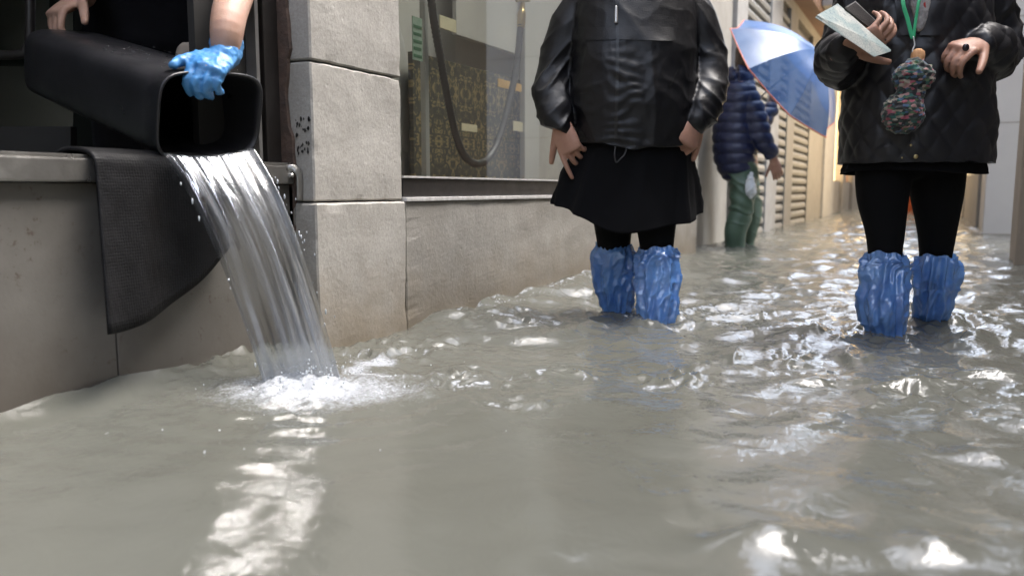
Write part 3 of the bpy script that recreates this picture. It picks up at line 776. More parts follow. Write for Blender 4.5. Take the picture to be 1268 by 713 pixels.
    # make the normals point up
    if me.polygons[0].normal.z < 0: me.flip_normals()
    return me
def water_mat():
    m, nt, b = nodes('silty_flood_water'); L = nt.links
    v = coords(nt)
    n1 = noise(nt, 1.6, 4, 0.55, v); n1.inputs['Distortion'].default_value = 0.6
    r = ramp(nt, n1.outputs['Fac'], [(0.3, (0.094, 0.094, 0.079)), (0.7, (0.112, 0.114, 0.099))])
    at = N(nt, 'ShaderNodeAttribute'); at.attribute_name = 'foam'
    vo = N(nt, 'ShaderNodeTexVoronoi'); vo.inputs['Scale'].default_value = 190; L.new(v, vo.inputs['Vector'])
    nf = noise(nt, 70, 4, 0.7, v)
    s1 = N(nt, 'ShaderNodeMath', operation='MULTIPLY_ADD'); s1.inputs[1].default_value = 0.9; s1.inputs[2].default_value = -0.52; L.new(nf.outputs['Fac'], s1.inputs[0])
    s2 = N(nt, 'ShaderNodeMath', operation='MULTIPLY_ADD'); s2.inputs[1].default_value = -0.35; L.new(vo.outputs['Distance'], s2.inputs[0]); L.new(s1.outputs[0], s2.inputs[2])
    s3 = N(nt, 'ShaderNodeMath', operation='ADD'); L.new(at.outputs['Fac'], s3.inputs[0]); L.new(s2.outputs[0], s3.inputs[1])
    fr = N(nt, 'ShaderNodeMapRange', interpolation_type='SMOOTHSTEP'); fr.inputs[1].default_value = 0.07; fr.inputs[2].default_value = 0.70; fr.inputs[4].default_value = 0.85; L.new(s3.outputs[0], fr.inputs[0])
    mx = N(nt, 'ShaderNodeMix', data_type='RGBA'); L.new(fr.outputs[0], mx.inputs[0]); L.new(r.outputs[0], mx.inputs[6]); mx.inputs[7].default_value = (0.36, 0.38, 0.41, 1)
    L.new(mx.outputs[2], b.inputs['Base Color'])
    rr = N(nt, 'ShaderNodeMapRange'); rr.inputs[3].default_value = 0.035; rr.inputs[4].default_value = 0.35; L.new(fr.outputs[0], rr.inputs[0]); L.new(rr.outputs[0], b.inputs['Roughness'])
    b.inputs['IOR'].default_value = 1.34
    b.inputs['Specular IOR Level'].default_value = 0.80
    # small ripples
    ch = N(nt, 'ShaderNodeAttribute'); ch.attribute_name = 'chop'
    nb1 = noise(nt, 26, 3, 0.5, v); nb1.inputs['Distortion'].default_value = 1.2
    nb2 = noise(nt, 85, 3, 0.6, v); nb2.inputs['Distortion'].default_value = 0.8
    am = N(nt, 'ShaderNodeMath', operation='MULTIPLY_ADD'); am.inputs[1].default_value = 0.30; L.new(nb2.outputs['Fac'], am.inputs[0]); L.new(nb1.outputs['Fac'], am.inputs[2])
    st = N(nt, 'ShaderNodeMapRange'); st.inputs[3].default_value = 0.15; st.inputs[4].default_value = 0.55; st.inputs[1].default_value = 0.12; L.new(ch.outputs['Fac'], st.inputs[0])
    bp = N(nt, 'ShaderNodeBump'); bp.inputs['Distance'].default_value = 0.006
    L.new(st.outputs[0], bp.inputs['Strength']); L.new(am.outputs[0], bp.inputs['Height']); L.new(bp.outputs[0], b.inputs['Normal'])
    return m
M['water'] = water_mat()
link('water', water_mesh(), M['water'], kind='structure')

# ================================================================== THE BIN, ITS WATER, THE MAT
def rings_loft(rings, s, o, n=48, sup=4.5, close_ends=True):
    th = np.linspace(0, 2*math.pi, n, endpoint=False); c, d = np.cos(th), np.sin(th)
    k = (np.abs(c)**sup + np.abs(d)**sup)**(-1/sup); c, d = c*k, d*k
    V = np.vstack([np.array(C) + np.outer(c*a, s) + np.outer(d*b, o) for C, a, b in rings]); F = []
    for i in range(len(rings)-1):
        for j in range(n):
            q = (j+1) % n; F.append((i*n+j, i*n+q, (i+1)*n+q, (i+1)*n+j))
    if close_ends:
        F.append(tuple(range(n))[::-1]); F.append(tuple((len(rings)-1)*n+j for j in range(n)))
    return [tuple(v) for v in V], F
TL, TR, BR, BL = PV(214, 97, 1.64), PV(320, 99, 1.86), PV(308, 187, 1.83), PV(197, 198, 1.62)
BO = (TL + TR + BR + BL)/4                      # centre of the bin mouth
BB = PV(84, 78, 1.99)                           # centre of its bottom
ax = (BO - BB); BLEN = ax.length; ax.normalize()
bs = ((TR + BR) - (TL + BL)); bs = (bs - ax*bs.dot(ax)).normalized()
bo = bs.cross(ax); bo = bo if bo.z > 0 else -bo
BW, BH = 0.128, 0.090
def bin_pt(t, a, b, k=1.0):                     # t 0 bottom .. 1 mouth; a, b in -1..1
    f = 0.86 + 0.14*t
    return BB + ax*(BLEN*t) + bs*(a*BW*f*k) + bo*(b*BH*f*k)
M['bin'] = pmat('black_plastic', (0.012, 0.012, 0.014), (0.020, 0.020, 0.023), 9, 0.36, 0.04, 200, rvar=0.1)
M['bin_in'] = pmat('black_plastic_inside', (0.010, 0.010, 0.011), (0.014, 0.014, 0.015), 9, 0.5)
wb = thing('waste_bin', 'black plastic waste bin tipped over the barrier pouring out water', 'bin', BB)
def bring(t, k=1.0, e=0.0):
    f = 0.86 + 0.14*t
    return (tuple(BB + ax*(BLEN*t)), BW*f*k + e, BH*f*k + e)
rl = [(tuple(BB - ax*0.006), BW*0.66, BH*0.60), (tuple(BB - ax*0.002), BW*0.78, BH*0.75), bring(0.03), bring(0.12)] + [bring(t) for t in np.linspace(0.2, 0.985, 9)]
rl += [bring(0.99, e=0.003), bring(1.0, e=0.004), bring(1.004, e=0.001), bring(1.0, e=-0.002)] + [bring(t, e=-0.004) for t in (0.97, 0.6, 0.3, 0.04)]
sp(link('bin_shell', mesh_of('bin_shell', *rings_loft(rl, bs, bo, 64)), M['bin'], wb))
M['drop'] = glass_mat('water_drop', (0.9, 0.93, 0.95), 2.5, 0.02)
rs = random.Random(12); dv = []
for k in range(130):
    p = bin_pt(rs.uniform(0.35, 0.97), rs.uniform(-0.8, 0.85), 1.0); s = rs.uniform(0.0010, 0.0034)
    dv.append(ellipsoid(p, (s*rs.uniform(.8, 2.0), s, s*0.7), 8, 5))
sp(link('droplets', mesh_of('droplets', *join(dv)), M['drop'], wb, kind='stuff'))

# water pouring out: a falling sheet with thick rope-like edges and lengthwise ridges
def stream():
    L0, R0 = bin_pt(0.985, -0.93, -0.80), bin_pt(0.985, 0.93, -0.86)
    L0, R0 = PV(204, 190, 1.62), PV(313, 184, 1.82)
    L1, R1 = onZ(330, 486, -0.012), onZ(424, 478, -0.012)
    nu, nv = 120, 90
    G = {}
    w = np.linspace(0, 1, nu); V = []; su, sv = [], []
    for side in (0, 1):
        for i in range(nv):
            t = i/(nv-1); fz = 0.55*t + 0.45*t*t
            a = Vector((L0.x + (L1.x-L0.x)*t, L0.y + (L1.y-L0.y)*t, L0.z + (L1.z-L0.z)*fz))
            b = Vector((R0.x + (R1.x-R0.x)*t, R0.y + (R1.y-R0.y)*t, R0.z + (R1.z-R0.z)*fz))
            mid = np.outer(1-w, a) + np.outer(w, b)
            nrm = np.array((b-a).cross(Vector((0, 0, 1))).normalized())
            if nrm.dot(np.array(FH)) > 0: nrm = -nrm
            sag = -0.020*(1-t)*np.sin(np.pi*w)*0.6 + 0.016*t*np.sin(np.pi*w)
            mid[:, 2] += -0.010*np.sin(np.pi*w)*(1-t)
            q = np.c_[w*9 + 0.6*np.sin(t*2), np.full(nu, t*1.1), np.full(nu, side*3.0)]
            th = 0.0035 + 0.0065*(np.exp(-(w/0.05)**2) + np.exp(-((1-w)/0.05)**2)) + 0.0110*np.abs(fbm(q*np.array([0.6, 1, 1]), 2, 50 + side)) + 0.0008*np.abs(fbm(q*np.array([2.6, 1.6, 1]), 2, 55))
            th *= np.sqrt(np.clip(np.minimum(w, 1-w)*40, 0.02, 1))*(1 + 0.25*t)
            wob = 0.006*pn(np.c_[w*4, np.full(nu, t*1.8), w*0], 60)*t
            V.append(mid + np.outer(sag + wob + (th if side == 0 else -th), nrm))
            su.append(w); sv.append(np.full(nu, t))
    V = np.vstack(V); F = []; B = nu*nv
    for i in range(nv-1):
        for j in range(nu-1):
            a = i*nu+j; F.append((a, a+1, a+nu+1, a+nu)); F.append((B+a, B+a+nu, B+a+nu+1, B+a+1))
        for j in (0, nu-1):
            a = i*nu+j; F.append((a, a+nu, B+a+nu, B+a) if j == 0 else (a, B+a, B+a+nu, a+nu))
    for i in (0, nv-1):
        for j in range(nu-1):
            a = i*nu+j; F.append((a, B+a, B+a+1, a+1) if i == 0 else (a, a+1, B+a+1, B+a))
    me = mesh_of('poured_water', V, F)
    set_attr(me, 'su', np.concatenate(su)); set_attr(me, 'sv', np.concatenate(sv))
    return me
def stream_mat():
    m, nt, b = nodes('falling_water'); L = nt.links
    au = N(nt, 'ShaderNodeAttribute'); au.attribute_name = 'su'; av = N(nt, 'ShaderNodeAttribute'); av.attribute_name = 'sv'
    cb = nt.nodes.new('ShaderNodeCombineXYZ'); L.new(au.outputs['Fac'], cb.inputs['X']); L.new(av.outputs['Fac'], cb.inputs['Y'])
    mp = nt.nodes.new('ShaderNodeMapping'); mp.inputs['Scale'].default_value = (8, 0.9, 1); L.new(cb.outputs[0], mp.inputs[0])
    n = noise(nt, 1.0, 5, 0.62, mp.outputs[0]); n.inputs['Distortion'].default_value = 0.3
    mp2 = nt.nodes.new('ShaderNodeMapping'); mp2.inputs['Scale'].default_value = (46, 3.6, 1); L.new(cb.outputs[0], mp2.inputs[0])
    n2 = noise(nt, 1.0, 3, 0.6, mp2.outputs[0])
    ad = N(nt, 'ShaderNodeMath', operation='MULTIPLY_ADD'); ad.inputs[1].default_value = 0.26; L.new(n2.outputs['Fac'], ad.inputs[0]); L.new(n.outputs['Fac'], ad.inputs[2])
    # more air in the water near the lip and where it lands
    tv = ramp(nt, av.outputs['Fac'], [(0.0, (0.10,)*3), (0.25, (0.06,)*3), (0.6, (0.0,)*3), (0.85, (0.06,)*3), (0.97, (0.32,)*3)])
    a2 = N(nt, 'ShaderNodeMath', operation='ADD'); L.new(ad.outputs[0], a2.inputs[0]); L.new(tv.outputs[0], a2.inputs[1])
    fr = N(nt, 'ShaderNodeMapRange', interpolation_type='SMOOTHSTEP'); fr.inputs[1].default_value = 0.58; fr.inputs[2].default_value = 0.86; fr.inputs[3].default_value = 0.03; fr.inputs[4].default_value = 0.62; L.new(a2.outputs[0], fr.inputs[0])
    b.inputs['Transmission Weight'].default_value = 1.0; b.inputs['IOR'].default_value = 1.33; b.inputs['Roughness'].default_value = 0.10
    b.inputs['Base Color'].default_value = (0.93, 0.95, 0.95, 1)
    df = N(nt, 'ShaderNodeBsdfDiffuse'); df.inputs[0].default_value = (0.42, 0.45, 0.50, 1)
    tl = N(nt, 'ShaderNodeBsdfTranslucent'); tl.inputs[0].default_value = (0.42, 0.45, 0.50, 1)
    gl = N(nt, 'ShaderNodeBsdfGlossy'); gl.inputs['Roughness'].default_value = 0.18
    m0 = N(nt, 'ShaderNodeMixShader'); m0.inputs[0].default_value = 0.35; L.new(df.outputs[0], m0.inputs[1]); L.new(tl.outputs[0], m0.inputs[2])
    m1 = N(nt, 'ShaderNodeMixShader'); m1.inputs[0].default_value = 0.10; L.new(m0.outputs[0], m1.inputs[1]); L.new(gl.outputs[0], m1.inputs[2])
    mx = N(nt, 'ShaderNodeMixShader'); L.new(fr.outputs[0], mx.inputs[0]); L.new(b.outputs[0], mx.inputs[1]); L.new(m1.outputs[0], mx.inputs[2])
    tp_ = N(nt, 'ShaderNodeBsdfTransparent'); tp_.inputs[0].default_value = (0.93, 0.95, 0.96, 1)
    mt = N(nt, 'ShaderNodeMixShader'); mt.inputs[0].default_value = 0.50; L.new(mx.outputs[0], mt.inputs[1]); L.new(tp_.outputs[0], mt.inputs[2])
    # clear film between the aerated streaks
    iv = N(nt, 'ShaderNodeMapRange'); iv.inputs[1].default_value = 0.0; iv.inputs[2].default_value = 0.5; iv.inputs[3].default_value = 0.72; iv.inputs[4].default_value = 0.34; L.new(fr.outputs[0], iv.inputs[0]); L.new(iv.outputs[0], mt.inputs[0])
    L.new(mt.outputs[0], nt.nodes['Material Output'].inputs['Surface'])
    return m
M['stream'] = stream_mat()
st_o = link('poured_water', stream(), M['stream'])
tag(st_o, 'sheet of clear water pouring from the black bin into the flood', 'water')

# droplets and bubbles of the splash: nobody could count them
M['foamdrop'] = pmat('splash_drop', (0.5, 0.53, 0.56), rough=0.12)
rs = random.Random(5); dv = []
c0 = onZ(385, 476)
for k in range(130):
    a = rs.uniform(0, 6.28); d = abs(rs.gauss(0, 0.075)); up = max(0, rs.gauss(0, 0.018))*math.exp(-d*5)
    s = rs.uniform(0.0008, 0.0024)*(1 if rs.random() < .9 else 1.5)
    p = (c0.x + d*math.cos(a)*1.2, c0.y + d*math.sin(a)*1.2, 0.022*math.exp(-(d/.085)**2) + 0.006 + up)
    dv.append(ellipsoid(p, (s, s, s*rs.uniform(.7, 1.5)), 7, 4))
for k in range(34):                              # stray drops thrown off along both edges of the falling sheet
    t = rs.uniform(0.12, 0.98); lf = rs.random() < 0.15
    px = (204 + 126*t - abs(rs.gauss(0, 5))) if lf else (313 + 111*t + abs(rs.gauss(2, 9)))
    p = PV(px, 188 + 290*(0.62*t + 0.38*t*t), (1.62 if lf else 1.80) - 0.06*t); s = rs.uniform(0.0008, 0.0022)
    dv.append(ellipsoid(p, (s, s, s*rs.uniform(1.2, 3.2)), 7, 5))
sd_o = link('splash_droplets', mesh_of('splash_droplets', *join(dv)), M['foamdrop'], kind='stuff')
tag(sd_o, 'spray of droplets where the poured water hits the flood', 'droplets')
dv = []
for k in range(20):
    px, py = rs.choice([(rs.uniform(30, 320), rs.uniform(530, 620)), (rs.uniform(300, 640), rs.uniform(510, 570)), (rs.uniform(500, 760), rs.uniform(430, 540))])
    p = onZ(px, py); s = rs.uniform(0.0007, 0.0016)
    for q in range(rs.choice((1, 1, 1, 1, 2))):
        dv.append(ellipsoid((p.x + rs.uniform(-.006, .006), p.y + rs.uniform(-.006, .006), 0.0015), (s, s, s*0.9), 8, 5))
bb_o = link('surface_bubbles', mesh_of('surface_bubbles', *join(dv)), M['foamdrop'], kind='stuff')
tag(bb_o, 'tiny bubbles floating on the smooth foreground water', 'bubbles')

# rubber mat over the rail
def mat_mesh():
    ns, nt_ = 44, 70
    V = []
    top_y = [yx(p, XB + 0.02) for p in np.linspace(112, 262, ns)]
    for side in (0, 1):
        for i in range(ns):
            s = i/(ns-1)
            pb = (131 + 150*s, 414 - 16*s - 92*s**1.9)
            off = 0.060*(1-s)**1.5 + 0.022
            q = onX(pb[0], pb[1], XB + off)
            # course of the sheet: inside drop, over the rail, down the street side
            crs = [(XB - 0.12, top_y[i] - 0.02, ZRAIL - 0.16), (XB - 0.075, top_y[i] - 0.015, ZRAIL - 0.03), (XB - 0.045, top_y[i] - 0.012, ZRAIL + 0.006),
                   (XB - 0.01, top_y[i] - 0.004, ZRAIL + 0.010), (XB + 0.022, top_y[i], ZRAIL - 0.002), (XB + 0.032, top_y[i]*0.96 + q.y*0.04, ZRAIL - 0.035),
                   (XB + 0.030 + 0.3*(off-0.022), top_y[i]*0.65 + q.y*0.35, ZRAIL*0.66 + q.z*0.34), (q.x, q.y, q.z)]
            C = catmull(crs, 10)
            T = np.gradient(C, axis=0); Nn = np.c_[T[:, 2], np.zeros(len(C)), -T[:, 0]]; Nn /= np.linalg.norm(Nn, axis=1)[:, None]
            V.append(C + Nn*(0.0 if side == 0 else -0.0075) + np.c_[(0.005*np.sin(s*7.5 + 0.8) + 0.003*np.sin(s*15 + np.arange(len(C))*0.04)), np.zeros((len(C), 2))]*sstep(0, 1, np.arange(len(C))/len(C))[:, None])
    m = len(V[0]); V = np.vstack(V); F = []; B = ns*m
    for i in range(ns-1):
        for j in range(m-1):
            a = i*m+j; F.append((a, a+m, a+m+1, a+1)); F.append((B+a, B+a+1, B+a+m+1, B+a+m))
    for j in range(m-1):
        for i in (0, ns-1):
            a = i*m+j; F.append((a, a+1, B+a+1, B+a) if i == 0 else (a, B+a, B+a+1, a+1))
    for i in range(ns-1):
        for j in (0, m-1):
            a = i*m+j; F.append((a, B+a, B+a+m, a+m) if j == 0 else (a, a+m, B+a+m, B+a))
    return mesh_of('rubber_mat', V, F)
def rubber():
    m, nt, b = nodes('ribbed_rubber'); L = nt.links
    v = coords(nt); vo = N(nt, 'ShaderNodeTexVoronoi'); vo.inputs['Scale'].default_value = 170; vo.inputs['Randomness'].default_value = 0.25; L.new(v, vo.inputs['Vector'])
    n = noise(nt, 14, 4, 0.6, v); r = ramp(nt, n.outputs['Fac'], [(0.35, (0.006, 0.006, 0.0065)), (0.7, (0.013, 0.013, 0.014))]); L.new(r.outputs[0], b.inputs['Base Color'])
    rr = N(nt, 'ShaderNodeMapRange'); b.inputs['Specular IOR Level'].default_value = 0.15; rr.inputs[3].default_value = 0.4; rr.inputs[4].default_value = 0.65; L.new(n.outputs['Fac'], rr.inputs[0]); L.new(rr.outputs[0], b.inputs['Roughness'])
    bp = N(nt, 'ShaderNodeBump'); bp.inputs['Strength'].default_value = 0.5; bp.inputs['Distance'].default_value = 0.002
    L.new(vo.outputs['Distance'], bp.inputs['Height']); L.new(bp.outputs[0], b.inputs['Normal'])
    return m
M['rubber'] = rubber()
mo = link('rubber_mat', mat_mesh(), M['rubber'])
tag(mo, 'thick black rubber mat draped over the flood barrier rail under the bin', 'mat')

# ================================================================== PEOPLE
class Fig:
    """a figure standing on the ground, facing the camera's side of the street; local x = image right, y = away"""
    def __init__(s, name, label, px, hd, floor=GROUND, group=None):
        p = PV(px, HORIZON, hd); s.hd = hd; s.base = Vector((p.x, p.y, floor))
        s.o = thing(name, label, 'person', s.base, YAW, group)
        s.Ri = Matrix.Rotation(-YAW, 3, 'Z')
    def L(s, px, py, dy=0.0): return s.Ri @ (PV(px, py, s.hd + dy) - s.base)
    def W(s, p): return s.base + s.Ri.transposed() @ Vector(p)
    def add(s, name, me, mat, parent=None, label=None):
        return link(name, me, mat, parent or s.o, label=label)
    def bvh(s, me): 
        bm = bmesh.new(); bm.from_mesh(me); t = BVHTree.FromBMesh(bm); bm.free(); return t
    def hit(s, t, px, py, off=0.004):
        o = s.Ri @ (CAM - s.base); d = (s.L(px, py) - o).normalized()
        q = t.ray_cast(o, d)
        if q[0] is None: return s.L(px, py, -0.15)
        return q[0] - d*off
    def patch(s, t, rows, off=0.004, thick=0.003, lift=False):
        """a strip of cloth lying on a garment: rows of pixel points"""
        P = [[s.hit(t, *q, off*(1.0 if not lift else 0.15 + 0.85*k/(len(rows)-1))) for q in r] for k, r in enumerate(rows)]; m = len(P[0]); V = []; F = []
        o = s.Ri @ (CAM - s.base)
        for r in P: V += [tuple(q) for q in r]
        B = len(V)
        for r in P: V += [tuple(q + (q-o).normalized()*(thick+off)) for q in r]
        for i in range(len(P)-1):
            for j in range(m-1):
                a = i*m+j; F += [(a, a+1, a+m+1, a+m), (B+a, B+a+m, B+a+m+1, B+a+1)]
        # the edges get vertices of their own so that they stay crisp
        rim = [j for j in range(m)] + [i*m + m-1 for i in range(1, len(P))] + [(len(P)-1)*m + j for j in range(m-2, -1, -1)] + [i*m for i in range(len(P)-2, 0, -1)]
        R0 = len(V); V += [V[i] for i in rim] + [V[B+i] for i in rim]; nr_ = len(rim)
        F += [(R0+k, R0+nr_+k, R0+nr_+(k+1) % nr_, R0+(k+1) % nr_) for k in range(nr_)]
        return mesh_of('patch', V, F)

def hand(w, d, n, side=1, curls=((20, 30, 20),)*4, s=1.0, thumb=(0.75, 0.6, -0.3), tb=15, spread=0.0, grow=0.0):
    w, d, n = Vector(w), Vector(d).normalized(), Vector(n)
    n = (n - d*n.dot(d)).normalized(); t = d.cross(n)*side
    T = [tube([w - d*.03*s, w + d*.025*s, w + d*.06*s, w + d*.088*s], [(.025*s+grow, .018*s+grow), (.034*s+grow, .017*s+grow), (.039*s+grow, .0155*s+grow), (.037*s+grow, .012*s+grow)], ref=t, n=18, seg=5)]
    for k, (off, ln, r) in enumerate(((.0315, .95, .0082), (.0108, 1.04, .0084), (-.0105, .98, .0080), (-.0305, .80, .0071))):
        p = w + d*(.082 - (.006 if k == 3 else 0))*s + t*off*s; a = 0.0; pts = [p - d*.012*s, p]
        dd = (d + t*spread*(1.5-k)*0.2).normalized()
        for c, sl in zip(curls[k], (.042, .027, .021)):
            a += math.radians(c); v = dd*math.cos(a) - n*math.sin(a)
            p = p + v*sl*ln*s; pts.append(p)
        T.append(tube(pts, [r*s*1.05+grow, r*s*1.08+grow, r*s+grow, r*s*.92+grow, r*s*.78+grow], ref=t, n=12, seg=5))
    p = w + d*.022*s + t*.022*s; v = (d*thumb[0] + t*thumb[1] + n*thumb[2]).normalized(); pts = [p]
    for k, sl in enumerate((.042, .033, .024)):
        p = p + v*sl*s; pts.append(p)
        v = (v + (d*0.5 - n*0.25)*math.radians(tb)*1.2).normalized()
    T.append(tube(pts, [.0145*s+grow, .0118*s+grow, .0102*s+grow, .0082*s+grow], ref=n, n=12, seg=5))
    return T
def head(c, f=(0, -1, 0), h=0.225):
    """head centred at c, facing f (horizontal)"""
    c, f = Vector(c), Vector(f).normalized(); r = f.cross(Vector((0, 0, 1)))
    S = h/0.225
    return [ellipsoid(c + Vector((0, 0, .02*S)) - f*.008, (.076*S, .092*S, .093*S), 24, 14),
            tube([c + f*.030*S + Vector((0, 0, -.02*S)), c + f*.042*S + Vector((0, 0, -.075*S)), c + f*.058*S + Vector((0, 0, -.098*S))], [(.060*S, .060*S), (.046*S, .042*S), (.026*S, .022*S)], ref=r, n=18, seg=4),
            tube([c + f*.086*S + Vector((0, 0, .018*S)), c + f*.100*S + Vector((0, 0, -.012*S)), c + f*.108*S + Vector((0, 0, -.026*S)), c + f*.092*S + Vector((0, 0, -.034*S))], [.008*S, .010*S, .014*S, .011*S], ref=r, n=10, seg=3),
            tube([c + f*.086*S - r*.02*S + Vector((0, 0, -.058*S)), c + f*.094*S + Vector((0, 0, -.056*S)), c + f*.086*S + r*.02*S + Vector((0, 0, -.058*S))], [.004*S, .0085*S, .004*S], ref=(0, 0, 1), n=8, seg=3),
            tube([c + r*.078*S + Vector((0, 0, .022*S)) - f*.012, c + r*.084*S + Vector((0, 0, -.028*S)) - f*.004], [(.006*S, .018*S), (.006*S, .012*S)], ref=r, n=10, seg=3),
            tube([c - r*.078*S + Vector((0, 0, .022*S)) - f*.012, c - r*.084*S + Vector((0, 0, -.028*S)) - f*.004], [(.006*S, .018*S), (.006*S, .012*S)], ref=r, n=10, seg=3)]
M['eye'] = pmat('eye', (0.6, 0.58, 0.55), rough=0.15); M['iris'] = pmat('iris', (0.03, 0.02, 0.015), rough=0.15)
def face_bits(F, c, f=(0, -1, 0), hair=None, h=0.225, long=0.0):
    c, f = Vector(c), Vector(f).normalized(); r = f.cross(Vector((0, 0, 1))); S = h/.225
    for q in (-1, 1):
        e = F.add('eye', mesh_of('eye', *ellipsoid(c + f*.078*S + r*q*.031*S + Vector((0, 0, .012*S)), (.0125*S,)*3, 12, 8)), M['eye'])
        F.add('iris', mesh_of('iris', *ellipsoid(c + f*.0875*S + r*q*.031*S + Vector((0, 0, .012*S)), (.0052*S,)*3, 10, 6)), M['iris'], e)
    if hair:
        sh = [ellipsoid(c + Vector((0, 0, .038*S)) - f*.022, (.086*S, .094*S, .092*S), 24, 14),
              tube([c - f*.045*S + Vector((0, 0, .05)), c - f*.062*S + Vector((0, 0, -.04)), c - f*.055*S + Vector((0, 0, -.08 - long))], [(.078*S, .05*S), (.074*S, .040*S), (.058*S, .026*S)], ref=r, n=18, seg=5)]
        me = remesh(sh, 0.006, 2); displace(me, lambda p, n: 0.004*fbm(p*np.array([60, 60, 12]), 2, 70))
        F.add('hair', me, hair)
M['hair_br'] = pmat('brown_hair', (0.06, 0.035, 0.02), (0.03, 0.018, 0.01), 40, 0.45, 0.4, 150, sc3=(1, 1, .15))
M['hair_gr'] = pmat('grey_hair', (0.22, 0.21, 0.20), (0.14, 0.13, 0.125), 40, 0.5, 0.4, 150, sc3=(1, 1, .15))

def cloth(name, c, rough=0.8, bump=0.25, bs=500, sheen=0.2, spec=0.3):
    return pmat(name, c, tuple(x*1.5 for x in c), 6, rough, bump, bs, spec=spec, sheen=sheen)
M['nylon'] = pmat('black_nylon', (0.0030, 0.0030, 0.0042), (0.0050, 0.0050, 0.0066), 8, 0.41, 0.14, 260, spec=0.38, rvar=0.06)
M['blackcloth'] = cloth('black_cloth', (0.0035, 0.0035, 0.0042), 0.9, sheen=0.0, spec=0.12)
M['navycloth'] = cloth('blue_black_cloth', (0.0055, 0.0058, 0.0078), 0.8, sheen=0.06, spec=0.2)
M['legging'] = cloth('black_leggings', (0.0032, 0.0032, 0.0036), 0.85, 0.15, 700, sheen=0.0, spec=0.12)
M['quilt'] = pmat('black_quilted_polyester', (0.0070, 0.0068, 0.0090), (0.010, 0.0098, 0.0125), 9, 0.40, 0.1, 400, spec=0.45, rvar=0.06)
def plastic_mat():
    m, nt, b = nodes('blue_plastic_film'); L = nt.links
    v = coords(nt); n = noise(nt, 14, 4, 0.6, v)
    r = ramp(nt, n.outputs['Fac'], [(0.3, (0.075, 0.20, 0.54)), (0.7, (0.18, 0.38, 0.76))])
    L.new(r.outputs[0], b.inputs['Base Color']); b.inputs['Roughness'].default_value = 0.13; b.inputs['Specular IOR Level'].default_value = 1.0
    n2 = noise(nt, 30, 3, 0.5, v); n2.inputs['Distortion'].default_value = 1.5
    bp = N(nt, 'ShaderNodeBump'); bp.inputs['Strength'].default_value = 0.16; bp.inputs['Distance'].default_value = 0.006
    L.new(n2.outputs['Fac'], bp.inputs['Height']); L.new(bp.outputs[0], b.inputs['Normal'])
    tl = N(nt, 'ShaderNodeBsdfTranslucent'); tl.inputs[0].default_value = (0.20, 0.42, 0.85, 1); b.inputs['Coat Weight'].default_value = 1.0; b.inputs['Coat Roughness'].default_value = 0.07
    mx = N(nt, 'ShaderNodeMixShader'); mx.inputs[0].default_value = 0.24
    L.new(b.outputs[0], mx.inputs[1]); L.new(tl.outputs[0], mx.inputs[2]); L.new(mx.outputs[0], nt.nodes['Material Output'].inputs['Surface'])
    return m
M['film'] = plastic_mat()

def boot_cover(F, pts, rad, seed, name='boot_cover'):
    """crinkled plastic over-boot, gathered by elastic at the top, with its foot under water"""
    def dsp(th, t, C):
        p = np.c_[np.cos(th)*1.5, np.sin(th)*1.5, np.full(len(th), t*4.2)]
        q = np.c_[np.cos(th)*2.6 + t*2, np.sin(th)*2.6, np.full(len(th), t*8.0)]
        body = 0.0170*(ridge(p*np.array([1.25, 1.25, .34]), seed, 1.1) - 0.42) + 0.0075*(ridge(q*np.array([1.0, 1.0, .75]), seed+3, 1.2) - 0.45) + 0.0018*(ridge(q*2.1, seed+5, 1.5) - .4)
        top = 0.0030*np.sin(th*22 + seed) * math.exp(-(t/0.06)**2)
        return body*float(sstep(0.0, 0.14, t)) + top
    parts = [tube(pts, rad, ref=(1, 0, 0), n=120, seg=26, cap=False, disp=dsp)]
    e = Vector(pts[-1])
    parts.append(tube([e + Vector((0, .05, .03)), e + Vector((0, -.03, .025)), e + Vector((0, -.12, .0)), e + Vector((0, -.17, -.01))], [(.045, .05), (.05, .055), (.05, .035), (.03, .02)], ref=(1, 0, 0), n=20, seg=5))
    Vp, Fp = parts[0]; zt = Vector(pts[0]).z; cx, cy = pts[0][0], pts[0][1]
    Vp = [(x, y, z + (0.007*math.sin(2*math.atan2(y-cy, x-cx) + seed) + 0.0035*math.sin(7*math.atan2(y-cy, x-cx) + seed*2))*max(0, 1 - (zt - z)/0.05)) for x, y, z in Vp]
    parts[0] = (Vp, Fp)
    me = mesh_of(name, *join(parts))
    o = F.add(name, me, M['film'])
    return o

# ---------------------------------------------------------------- woman in the black raincoat
A = Fig('person', 'person in black nylon rain jacket and skirt wading in crinkled blue overboots', 785, 2.55)
L = A.L; px_ = 2.55/1000
hc = Vector(L(786, -85)); hc.z = 1.49
legL = [L(764, 190, .03), L(760, 250, .03), L(760, 300, .04), L(763, 350, .06), L(766, 388, .07)]
legR = [L(806, 190, .0), L(811, 250, -.02), L(813, 300, -.04), L(814, 350, -.06), L(815, 398, -.08)]
for lg in (legL, legR): lg.append(Vector((lg[-1].x, lg[-1].y + .01, 0.075)))
def legs(lgs, r): return [tube(lg, r, ref=(1, 0, 0), n=22, seg=6) for lg in lgs]
shL, elL, wrL = L(716, -2, .02), L(684, 92, .03), L(694, 152, -.08)
shR, elR, wrR = L(856, -2, .02), L(881, 84, .03), L(864, 145, -.10)
body = legs((legL, legR), [.07, .06, .042, .034, .030, .030])
